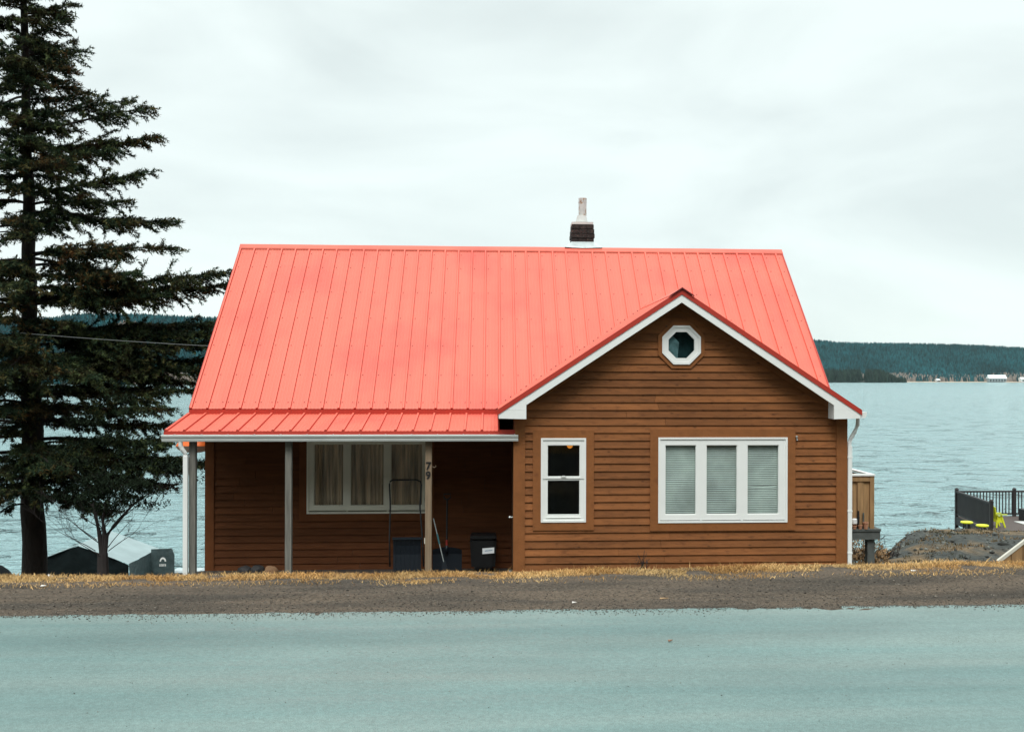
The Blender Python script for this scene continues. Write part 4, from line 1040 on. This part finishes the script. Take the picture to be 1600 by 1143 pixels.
mb = MB(); mb.frame(19.5, 20.05, DF+.0, DF+.42, .04, 36.5, 36.9); mb.box(19.541, 20.009, 36.52, 36.88, DF+.05, DF+.37); mb.build('box', M_black, t)

# ------------------------------------------------------------------ far buildings on the shore
def farhouse(x, y, w_, h, roofh, label, m_w, m_r):
    z = -5.6
    t = thing('far_building', label, 'building', (x, y, z))
    mb = MB(); mb.box(x-w_/2, x+w_/2, y, y+9, z, z+h); mb.build('wall', m_w, t)
    mb = MB(); mb.prism([(y-1, z+h), (y+4.5, z+h+roofh), (y+10, z+h), (y+10, z+h-.4), (y-1, z+h-.4)], 'x', x-w_/2-1, x+w_/2+1); mb.build('roof', m_r, t)
    n_ = max(2, int(w_/5))
    for i in range(n_):
        mb = MB(); q = x-w_/2+(i+.5)*w_/n_; mb.box(q-1.3, q+1.3, y-.1, y-.01, z+h*.15, z+h*.75); mb.build('window', M_black, t)
M_farw = mat('far white', (.8, .82, .82), .7); M_farr = mat('pale far roof', (.75, .78, .78), .6); M_farb = mat('far grey', (.30, .33, .34), .7)
farhouse(.5065*1712, 1712, 30, 6, 6, 'long white building on the far shore', M_farb, M_farr)
farhouse(.4455*1718, 1718, 4, 3, 2, 'small white house on the far shore left of the long building', M_farw, M_farr)
farhouse(.5345*1718, 1718, 12, 5, 3, 'white house on the far shore at the right edge', M_farw, M_farr)

# ------------------------------------------------------------------ left: covered shelter, covered pile
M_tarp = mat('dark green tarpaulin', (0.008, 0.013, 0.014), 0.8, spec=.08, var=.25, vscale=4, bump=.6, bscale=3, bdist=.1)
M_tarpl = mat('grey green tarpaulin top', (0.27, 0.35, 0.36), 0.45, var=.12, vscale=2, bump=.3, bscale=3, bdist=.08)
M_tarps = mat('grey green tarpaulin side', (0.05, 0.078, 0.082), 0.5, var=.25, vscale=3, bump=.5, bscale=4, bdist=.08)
t = thing('storage_shelter', 'peaked fabric storage shelter with dark front and grey green top below the bank', 'shelter', (-12.1, 31, gz(-12.1, 31)))
# outline points at the near end (y=30.7) and far end
SY0, SY1 = 30.6, 33.3
AXs, WL, WR = -12.05, 1.42, 1.46; ZA, ZE, ZG = -3.30, -3.86, -5.9
mb = MB(); n_ = 12
def fy(x, z): return SY0+.05*fn(x*2, z*2, 1, 3)+.04*math.sin(x*5+z*3)
rows = []
for j in range(6):
    f_ = j/5; row = []
    for i in range(n_+1):
        x = AXs-WL+(WL+WR)*i/n_; zt = ZA-(ZA-ZE)*abs(x-AXs)/(WL if x < AXs else WR); z = zt+(ZG-zt)*f_
        row.append((x, fy(x, z), z))
    rows.append(row)
mb.add([p for r_ in rows for p in r_], [(j*(n_+1)+i, j*(n_+1)+i+1, (j+1)*(n_+1)+i+1, (j+1)*(n_+1)+i) for j in range(5) for i in range(n_)])
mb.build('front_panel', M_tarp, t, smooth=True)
mb = MB()
for s, w_ in ((-1, WL), (1, WR)):
    for j in range(6):
        for i in range(6):
            def rp_(a, b_):
                x = AXs+s*w_*a; return (x+s*.0, SY0-.04+(SY1-SY0)*b_, ZA-(ZA-ZE)*a-.035*math.sin(math.pi*a)*math.sin(math.pi*((b_*2) % 1))+.02)
            q = [rp_(i/6, j/6), rp_((i+1)/6, j/6), rp_((i+1)/6, (j+1)/6), rp_(i/6, (j+1)/6)]
            mb.add(q, [(0, 1, 2, 3) if s > 0 else (3, 2, 1, 0)])
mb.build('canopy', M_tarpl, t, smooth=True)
mb = MB()
for s, w_ in ((-1, WL), (1, WR)):
    x = AXs+s*w_
    vs = [(x+s*(.06*fn(j, i, .7)), SY0+(SY1-SY0)*i/8, ZE+(ZG-ZE)*j/4+.02*(j == 0)) for j in range(5) for i in range(9)]
    mb = MB(); mb.add(vs, [(j*9+i, j*9+i+1, (j+1)*9+i+1, (j+1)*9+i) for j in range(4) for i in range(8)])
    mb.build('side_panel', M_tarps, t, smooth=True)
# darker end flap on the right with the printed white arch and word mark
ex = AXs+WR+.03
mb = MB(); mb.box(ex, ex+.62, SY1-.75, SY1-.7, ZG, ZE+.10); mb.prism([(ex-.02, ZE+.12), (ex+.60, ZE+.14), (ex+.68, ZE-.05), (ex+.70, ZG), (ex+.0, ZG)], 'y', SY1-.80, SY1-.751)
fl = mb.build('end_flap', M_tarps, t)
mb = MB(); lx, lz, ly = ex+.34, ZE-.26, SY1-.802
for i in range(10):
    a0, a1 = math.pi*i/10, math.pi*(i+1)/10
    mb.add([(lx+.10*math.cos(a0), ly, lz+.13*math.sin(a0)), (lx+.10*math.cos(a1), ly, lz+.13*math.sin(a1)), (lx+.055*math.cos(a1), ly, lz+.075*math.sin(a1)), (lx+.055*math.cos(a0), ly, lz+.075*math.sin(a0))], [(0, 1, 2, 3)])
for i, w_ in enumerate((.025, .02, .028, .02, .024)): mb.box(lx-.10+i*.042, lx-.10+i*.042+w_, ly-.001, ly, lz-.15, lz-.08+.01*(i % 2))
mb.build('emblem', M_white, fl)
t = thing('covered_mound', 'low black covered mound at the left edge beside the spruce trunk', 'covered pile', (-13.0, 25, gz(-13, 25)))
bm = bmesh.new(); bmesh.ops.create_icosphere(bm, subdivisions=4, radius=1)
for v in bm.verts:
    k_ = 1+.05*mnoise.noise(v.co*2); n_ = v.co
    v.co = Vector((math.copysign(abs(n_.x)**.6, n_.x)*1.75*k_, math.copysign(abs(n_.y)**.6, n_.y)*.8, max(n_.z, -.6)*0.95*k_))
me = bpy.data.meshes.new('cover'); bm.to_mesh(me); bm.free(); me.materials.append(mat('black cover', (.006, .008, .009), .8, spec=.08, bump=.5, bscale=2, bdist=.1)); me.polygons.foreach_set('use_smooth', [True]*len(me.polygons))
o = bpy.data.objects.new('cover', me); C.objects.link(o); o.parent = t; t.location = (-12.95, 25, -3.72)
mb = MB(); mb.tube([(-14.7, 24.25, -4.0), (-13.2, 24.15, -4.02), (-11.8, 24.25, -4.0)], .02, 6); mb.build('rope', M_oldwood, t)
lump('pale_stone', -11.35, 27.0, -3.72, .16, .15, .14, M_wp, 'pale round stone between the spruce trunk and the shelter', 'stone', None, 5)
mb = MB(); mb.box(-10.15, -9.2, 33.0, 33.6, -6.6, -4.52); o = mb.build('pale_crate', mat('pale blue grey box', (.45, .52, .54), .6), origin=(-9.7, 33, -6.6)); o.modifiers.new('b', 'BEVEL').width = .05
tag(o, 'pale low box between the shelter and the porch post', 'box')

# ------------------------------------------------------------------ the tall spruce
TY = 21.2
def tx(px, py):            # design points on the tree's own plane
    th = math.radians(3.5); a_ = (px-868)/1600; c_ = (588-py)/1600
    t_ = TY/(-a_*math.sin(th)+math.cos(th)); return (a_*math.cos(th)+math.sin(th))*t_, 1.65+c_*t_
axis = [tx(*p) for p in ((54, 930), (54, 895), (52, 750), (47, 600), (45, 430), (41, 200), (36, 0), (31, -250))]
rad = [.30, .245, .205, .175, .135, .088, .06, .01]
spruce = thing('spruce_tree', 'tall dark spruce with ragged drooping branches left of the house', 'tree', (axis[1][0], TY, axis[0][1]-.6))
mb = MB(); pts_ = []; rr = []
for i in range(len(axis)-1):
    for q in range(6):
        f_ = q/6; x = axis[i][0]+(axis[i+1][0]-axis[i][0])*f_; z = axis[i][1]+(axis[i+1][1]-axis[i][1])*f_
        pts_.append((x+.05*fn(z, 0, .7)+.02*fn(z, 1, 2.2), TY, z)); rr.append((rad[i]+(rad[i+1]-rad[i])*f_)*(1+.09*fn(z, 3, 2.5)))
mb.tube([(pts_[0][0], TY, axis[0][1]-1.2)]+pts_, [.36]+rr, 14)
mb.build('trunk', M_bark, spruce, smooth=True)
def trunk_at(z):
    return lerp(z, [(a_[1], a_[0]) for a_ in axis])
br = MB(); NP = []; NT = []      # needle positions + direction
def branch(z0, az, L_, rise, droop, dens=1.0, start=.12, thick=1.0):
    x0 = trunk_at(z0); n = 12; pts = []
    sweep = random.uniform(-.25, .25)
    for i in range(n+1):
        q = i/n; aa = az+sweep*q
        pts.append(Vector((x0+math.cos(aa)*L_*q, TY+math.sin(aa)*L_*q, z0+rise*L_*q-droop*L_*q*q*(1.45-.62*q*q)+.05*fn(q*3, z0, 1.0, az))))
    br.tube(pts, [max(.004, (.012+.010*L_)*(1-q/n)**.8*thick) for q in range(n+1)], 5, cap=False)
    side0 = Vector((-math.sin(az), math.cos(az), 0))
    q = start
    while q < 1.0:
        i = min(int(q*n), n-1); p = pts[i].lerp(pts[i+1], q*n-i); dd = (pts[i+1]-pts[i]).normalized()
        for s in (-1, 1):
            if random.random() > dens: continue
            if fn(q*5, z0*3, 1.0, az*2) > .42: continue
            l2 = (.10+.36*L_*(1-q)**.75*min(1, q*3.2))*random.uniform(.5, 1.15); l2 = min(l2, .95)
            dv = (dd*random.uniform(.5, 1.0)+side0*s*random.uniform(.45, 1)+Vector((0, 0, random.uniform(-.28, .14)))).normalized()
            m_ = max(2, int(l2/.05)); e = p.copy(); tw = [p.copy()]
            dz = random.uniform(-.05, .02)
            for k_ in range(m_):
                dv = (dv+Vector((random.gauss(0, .10), random.gauss(0, .10), dz+random.gauss(0, .07)))).normalized()
                e = e+dv*.05; tw.append(e.copy()); NP.append(tuple(e)+tuple(dv)+((k_/m_),))
                if k_ > 0 and random.random() < .55:       # third order sprig
                    d3 = (dv+side0*random.uniform(-1, 1)+Vector((0, 0, random.uniform(-.7, .35)))).normalized(); ee = e.copy()
                    for _ in range(random.randint(1, 4)): ee = ee+d3*.045; NP.append(tuple(ee)+tuple(d3)+(.8,))
            if l2 > .25: br.tube(tw[::3]+[tw[-1]], .0045, 3, cap=False)
        NP.append(tuple(p)+tuple(dd)+(.3,))
        q += .052/max(L_, .6)*1.25
# the right-hand silhouette, branch by branch: (pixel row at the trunk, tip x, tip y, density)
for (ys_, tx_, ty_, dn) in ((-60, 90, -70, .9), (-20, 112, -22, .9), (28, 118, 8, .9), (60, 116, 34, .8), (88, 108, 62, .9), (130, 160, 100, 1), (160, 140, 140, 1), (185, 206, 152, .8), (205, 238, 166, 1), (235, 238, 212, .9),
                        (262, 182, 240, .9), (310, 243, 274, .85), (325, 200, 318, .8), (352, 266, 338, .8), (340, 215, 350, .9), (402, 278, 392, .7), (398, 205, 400, 1), (436, 240, 434, .9), (468, 355, 424, .8), (475, 352, 440, .7), (478, 270, 462, .9), (455, 200, 470, .9),
                        (520, 342, 498, 1), (530, 320, 520, 1), (560, 336, 532, 1), (575, 310, 560, 1), (590, 340, 572, 1), (560, 290, 600, 1), (610, 305, 612, .8), (640, 285, 640, .8), (660, 300, 672, .8), (690, 290, 690, 1), (700, 322, 722, 1), (715, 280, 745, 1), (730, 262, 768, .9), (735, 205, 780, 1), (760, 150, 795, .9), (740, 180, 800, .8)):
    z0 = tx(50, ys_)[1]; x1_, z1_ = tx(tx_, ty_); dx = x1_-trunk_at(z0); rise = random.uniform(.06, .28) if ys_ < 480 else random.uniform(.0, .12)
    az = random.uniform(-.35, .35); L_ = dx/math.cos(az)
    droop = (rise-(z1_-z0)/L_)/.83
    branch(z0, az, L_, rise, droop, dn)
# everything else round the trunk
z = -.9
while z < 11.6:
    h = (z+.9)/12.5
    L0 = lerp(z, [(-.9, 2.4), (.2, 3.3), (2, 3.7), (3.2, 3.2), (5, 2.3), (7, 1.9), (9.3, 1.1), (11.6, .3)])
    for k_ in range(2 if z < -.2 or random.random() < .45 else 3):
        az = random.uniform(0, 2*math.pi)
        if math.cos(az) > .72: az += 1.3
        if z > 2.6 and random.random() < (.38 if z < 5.2 else .12): continue
        left = math.cos(az) < -.25
        if left and z > 2.2 and random.random() < .35: continue
        branch(z+random.uniform(-.1, .1), az, L0*random.uniform(.5, .95), random.uniform(-.02, .25), random.uniform(.05, .3), (.55 if left and random.random() < .6 else .74), start=.2 if not left else .3)
    z += .20 if z > 2.4 or z < -.2 else .21
z = -.4
while z < 10.5:      # short thick boughs towards and away from the road, hiding the trunk
    L0 = lerp(z, [(-.9, .7), (2, 1.5), (5, 1.3), (8, 1.1), (10.5, .6)])
    if z > .1 or random.random() < .3:
        for a0 in (-math.pi/2, random.uniform(-2.6, -.5)):
            if random.random() < (.62 if z < 3 else (.45 if z < 5 else .8)): branch(z, a0+random.uniform(-.5, .5), L0*random.uniform(.6, 1.0), random.uniform(-.05, .25), random.uniform(.1, .35), 1, start=.15)
    z += .24
for _ in range(16):     # bare dead branches on the lower trunk
    z0 = random.uniform(-1.2, 5.5); az = random.choice([0, math.pi])+random.uniform(-.9, .9); L_ = random.uniform(.5, 1.8)
    x0 = trunk_at(z0); br.tube([Vector((x0+math.cos(az)*L_*q, TY+math.sin(az)*L_*q, z0+.15*q*L_-.25*L_*q*q)) for q in (0, .3, .6, 1)], [.022, .015, .009, .003], 5, cap=False)
br.build('branches', M_bark, spruce)
NPa = np.array(NP); K = len(NPa); print('needle tufts', K)
P = NPa[:, :3]; Dv = NPa[:, 3:6]
nb = 6
rv = rng.normal(0, 1, (K, nb, 3)); dirs = Dv[:, None]*.75+rv*.62; dirs /= np.linalg.norm(dirs, axis=2, keepdims=True)
ln = rng.uniform(.04, .095, (K, nb, 1))
sd = np.cross(dirs, rng.normal(0, 1, (K, nb, 3))); sd /= np.linalg.norm(sd, axis=2, keepdims=True)+1e-6
c0 = P[:, None]+rng.normal(0, .012, (K, nb, 3))
V = np.stack([c0-sd*.0115, c0+sd*.0115, c0+dirs*ln], 2).reshape(-1, 3)
Fc = np.arange(K*nb*3).reshape(-1, 3)
tipm = (NPa[:, 6] > .6) & (rng.random(K) < .45)
fastmesh('needles', V, Fc, [M_needle, M_needlet], np.repeat(rng.random(K), nb), spruce, mats=np.repeat(tipm.astype(int), nb))

# ------------------------------------------------------------------ bare sapling in front of the shelter, bushes and weeds
def grow(mb, p, d_, L_, r, depth, spread=.5, up=.05, minr=.0025):
    n = 4; pts = [p.copy()]; q = p.copy(); dd = d_.normalized()
    for i in range(n):
        dd = (dd+Vector((random.gauss(0, .09), random.gauss(0, .09), random.gauss(0, .05)+up*.3))).normalized(); q = q+dd*L_/n; pts.append(q.copy())
        if depth > 0 and i > 0 and random.random() < .8:
            s = (dd+Vector((random.gauss(0, spread), random.gauss(0, spread), random.gauss(up, spread*.4)))).normalized()
            grow(mb, q, s, L_*random.uniform(.45, .72), r*(1-i/n*.5)*.5, depth-1, spread, up, minr)
    mb.tube(pts, [max(minr, r*(1-.55*i/n)) for i in range(n+1)], 6 if r > .015 else 4, cap=False)
def P20(px, py, y): 
    th = math.radians(3.5); a_ = (px-868)/1600; c_ = (588-py)/1600; t_ = y/(-a_*math.sin(th)+math.cos(th)); return Vector(((a_*math.cos(th)+math.sin(th))*t_, y, 1.65+c_*t_))
SYt = 19.5; b0 = P20(162, 905, SYt)
t = thing('small_tree', 'small multi-stemmed tree with sparse dark leaves in front of the fabric shelter', 'tree', (b0.x, SYt, gz(b0.x, SYt)))
mb = MB()
mb.tube([(b0.x, SYt, gz(b0.x, SYt)-.1), b0, P20(161, 866, SYt)], [.13, .11, .095], 10, cap=False)
for path, r0, r1 in (([(160, 868), (156, 835), (151, 812), (147, 795), (140, 765)], .05, .015), ([(163, 868), (163, 830), (161, 812), (166, 785)], .045, .012), ([(164, 868), (167, 838), (178, 824), (190, 810), (205, 793), (222, 778)], .05, .014)):
    ps = [P20(x, y, SYt+.05*i) for i, (x, y) in enumerate(path)]
    mb.tube(ps, [r0+(r1-r0)*i/(len(ps)-1) for i in range(len(ps))], 8, cap=False)
    for i in range(1, len(ps)):
        for _ in range(2):
            dd = (ps[i]-ps[i-1]).normalized()+Vector((random.gauss(0, .6), random.gauss(0, .6), .25)); grow(mb, ps[i], dd, random.uniform(.3, .6), .010, 2)
for x, y, dx in ((150, 862, -1), (156, 850, -.7), (168, 858, .7), (152, 845, -1), (170, 862, 1), (158, 870, -1.2)):
    grow(mb, P20(x, y, SYt-.1), Vector((dx, random.uniform(-.4, .1), .75)), .75, .009, 3, .45, .1)
mb.build('stems', M_twig, t)
k = 62; cl = [P20(random.uniform(88, 288) if i > 12 else random.uniform(200, 290), 0, SYt) for i in range(k)]
LP = []
for i in range(k):
    px0 = random.gauss(185, 52); py0 = 800-abs(random.gauss(0, 55))-max(0, abs(px0-175)-60)*.35
    c_ = P20(px0, py0-4, SYt+random.uniform(-.6, .7)); n_ = random.randint(50, 130)
    for _ in range(n_): LP.append((c_.x+random.gauss(0, .15), c_.y+random.gauss(0, .13), c_.z+random.gauss(0, .045)))
blades(np.array(LP), np.full(len(LP), .06), 'foliage', mat('dark small leaves', (.013, .021, .012), .9, spec=.08, tint=.6), None, None, seed=21, wid=.013, parent=t, lean=1.4)

def twig_bush(name, x, y, r, h, n, m, label, cat, tuft=None, group=None):
    z = gz(x, y); t = thing(name, label, cat, (x, y, z), group); mb = MB()
    for _ in range(n):
        a = random.uniform(0, 6.28); rr = r*random.random()**.5
        grow(mb, Vector((x+rr*math.cos(a), y+rr*math.sin(a), gz(x+rr*math.cos(a), y+rr*math.sin(a))-.05)), Vector((math.cos(a)*.4, math.sin(a)*.3, 1)), h*random.uniform(.5, .9), .008, 2, .5, .1, .004)
    mb.build('stems', M_twig, t)
    if tuft:
        k = tuft; aa = rng.uniform(0, 6.28, k); rr = r*1.15*np.sqrt(rng.random(k)); zz = rng.uniform(0, 1, k)**1.1*h*np.clip(1.15-(rr/r)**2*.6, .2, 1)
        P = np.stack([x+rr*np.cos(aa), y+rr*np.sin(aa), z+zz], 1)
        blades(P, np.full(k, .08), 'foliage', m, None, None, seed=int(x*10), wid=.014, parent=t, lean=1.2)
    return t
M_drybush = mat('dry tan foliage', (.30, .19, .10), .9, tint=.5, spec=.1); M_dkbush = mat('dark dry foliage', (.035, .03, .028), .9, tint=.5, spec=.1)
twig_bush('shrub', 8.35, 22.6, .5, .62, 16, M_drybush, 'tan dry shrub right of the side deck post', 'shrub', 1100, 'shrubs by the side deck')
twig_bush('shrub', 7.35, 22.3, .55, .5, 16, M_dkbush, 'dark dry shrub behind the side deck post', 'shrub', 1300, 'shrubs by the side deck')
twig_bush('shrub', 9.3, 24.4, .7, .3, 12, M_dkbush, 'low dark shrub at the left foot of the bank', 'shrub', 1300, 'shrubs by the side deck')
# dark weed and small pale plants against the wing wall
t = thing('weed', 'dark dead weed with seed heads standing against the brown wall', 'weed', (2.36, 16.2, -1.62))
mb = MB()
for i in range(4): grow(mb, Vector((2.36+random.gauss(0, .03), 16.2, -1.62)), Vector((random.gauss(0, .10), random.gauss(0, .1), 1)), random.uniform(.22, .32), .007, 2, .35, .1, .004)
mb.build('stalk', M_twig, t)
P = np.stack([2.36+rng.normal(0, .045, 70), 16.2+rng.normal(0, .03, 70), -1.38+rng.uniform(-.10, .13, 70)], 1)
blobs(P, rng.uniform(.006, .015, 70), 'seed_head', M_dkbush, None, None, seed=9, parent=t)
def pale_plant(x, label):
    t = thing('pale_plant', label, 'plant', (x, 15.6, -1.5), 'small pale plants before the brown wall')
    mb = MB()
    for i in range(8):
        a = random.uniform(0, 6.28); q = random.uniform(.02, .05)
        mb.add([(x-.008, 15.6, -1.40+i*.012), (x+.008, 15.6, -1.40+i*.012), (x+q*math.cos(a), 15.6+q*math.sin(a), -1.355+i*.014)], [(0, 1, 2)])
    mb.build('leaves', mat('pale green leaf', (.5, .55, .28), .7), t)
    mb = MB(); mb.tube([(x, 15.6, -1.6), (x, 15.6, -1.32)], .006, 5); mb.build('stem', M_twig, t)
pale_plant(1.67, 'small pale green plant below the narrow window'); 

# litter on the verge and road
def litter(name, x, y, l, w_, a, m, label, cat):
    z = (shz(x, y) if y > 7.22 else .008)+.004
    c_, s_ = math.cos(a), math.sin(a)
    mb = MB(); pts = [(-l, -w_), (l, -w_*.7), (l*.9, w_), (-l*.8, w_*.9)]
    vs = [(p*c_-q*s_, p*s_+q*c_, zz) for zz in (0, .006) for p, q in pts]
    mb.add([(x+v[0], y+v[1], z+v[2]+.004*(i % 2)) for i, v in enumerate(vs)], [(3,2,1,0),(4,5,6,7),(0,1,5,4),(1,2,6,5),(2,3,7,6),(3,0,4,7)])
    tag(mb.build(name, m, origin=(x, y, z)), label, cat)
M_tan = mat('tan dry stick', (.42, .27, .14), .8); M_paper = mat('white paper scrap', (.75, .72, .68), .7)
def gp(px, py, zc=.02):
    th = math.radians(3.5); qx_ = px+.0025*(py-571.5); qy_ = py-.0025*(px-800)
    a_ = (qx_-868)/1600; c_ = (588-qy_)/1600; t_ = (zc-1.65)/c_; return (a_*math.cos(th)+math.sin(th))*t_, (-a_*math.sin(th)+math.cos(th))*t_
x, y = gp(1037, 930); litter('stick', x, y, .035, .008, .25, M_tan, 'short tan stick lying on the gravel right of centre', 'stick')
x, y = gp(897, 938); litter('paper_scrap', x, y, .016, .010, 0, M_paper, 'small white scrap on the gravel below the narrow window', 'litter')
x, y = gp(1427, 897); litter('paper_scrap', x, y, .022, .012, 0, M_paper, 'white scrap on the gravel edge near the right side', 'litter')
x, y = gp(68, 914); litter('paper_scrap', x, y, .02, .012, .2, M_paper, 'white scrap on the grass edge below the spruce', 'litter')
x, y = gp(1047, 999); litter('dead_leaf', x, y, .016, .007, .5, mat('brown leaf', (.28, .15, .09), .8), 'curled brown leaf on the grey road', 'leaf')

# ------------------------------------------------------------------ haze over the bay
mb = MB(); mb.box(-3200, 3200, -200, 4200, -12, 140)
hz = mb.build('haze', None) if False else None
me = bpy.data.meshes.new('haze'); me.from_pydata(mb.v, [], mb.f); me.update()
hz = bpy.data.objects.new('haze', me); C.objects.link(hz); hz['kind'] = 'stuff'; tag(hz, 'thin pale haze over the bay', 'haze')
hm = bpy.data.materials.new('haze air'); hm.use_nodes = True; ht = hm.node_tree; ht.nodes.clear()
ho = ht.nodes.new('ShaderNodeOutputMaterial'); hv = ht.nodes.new('ShaderNodeVolumePrincipled')
hv.inputs['Color'].default_value = (.72, .93, .95, 1); hv.inputs['Density'].default_value = .00003; hv.inputs['Anisotropy'].default_value = 0.0
ht.links.new(hv.outputs[0], ho.inputs['Volume']); me.materials.append(hm)
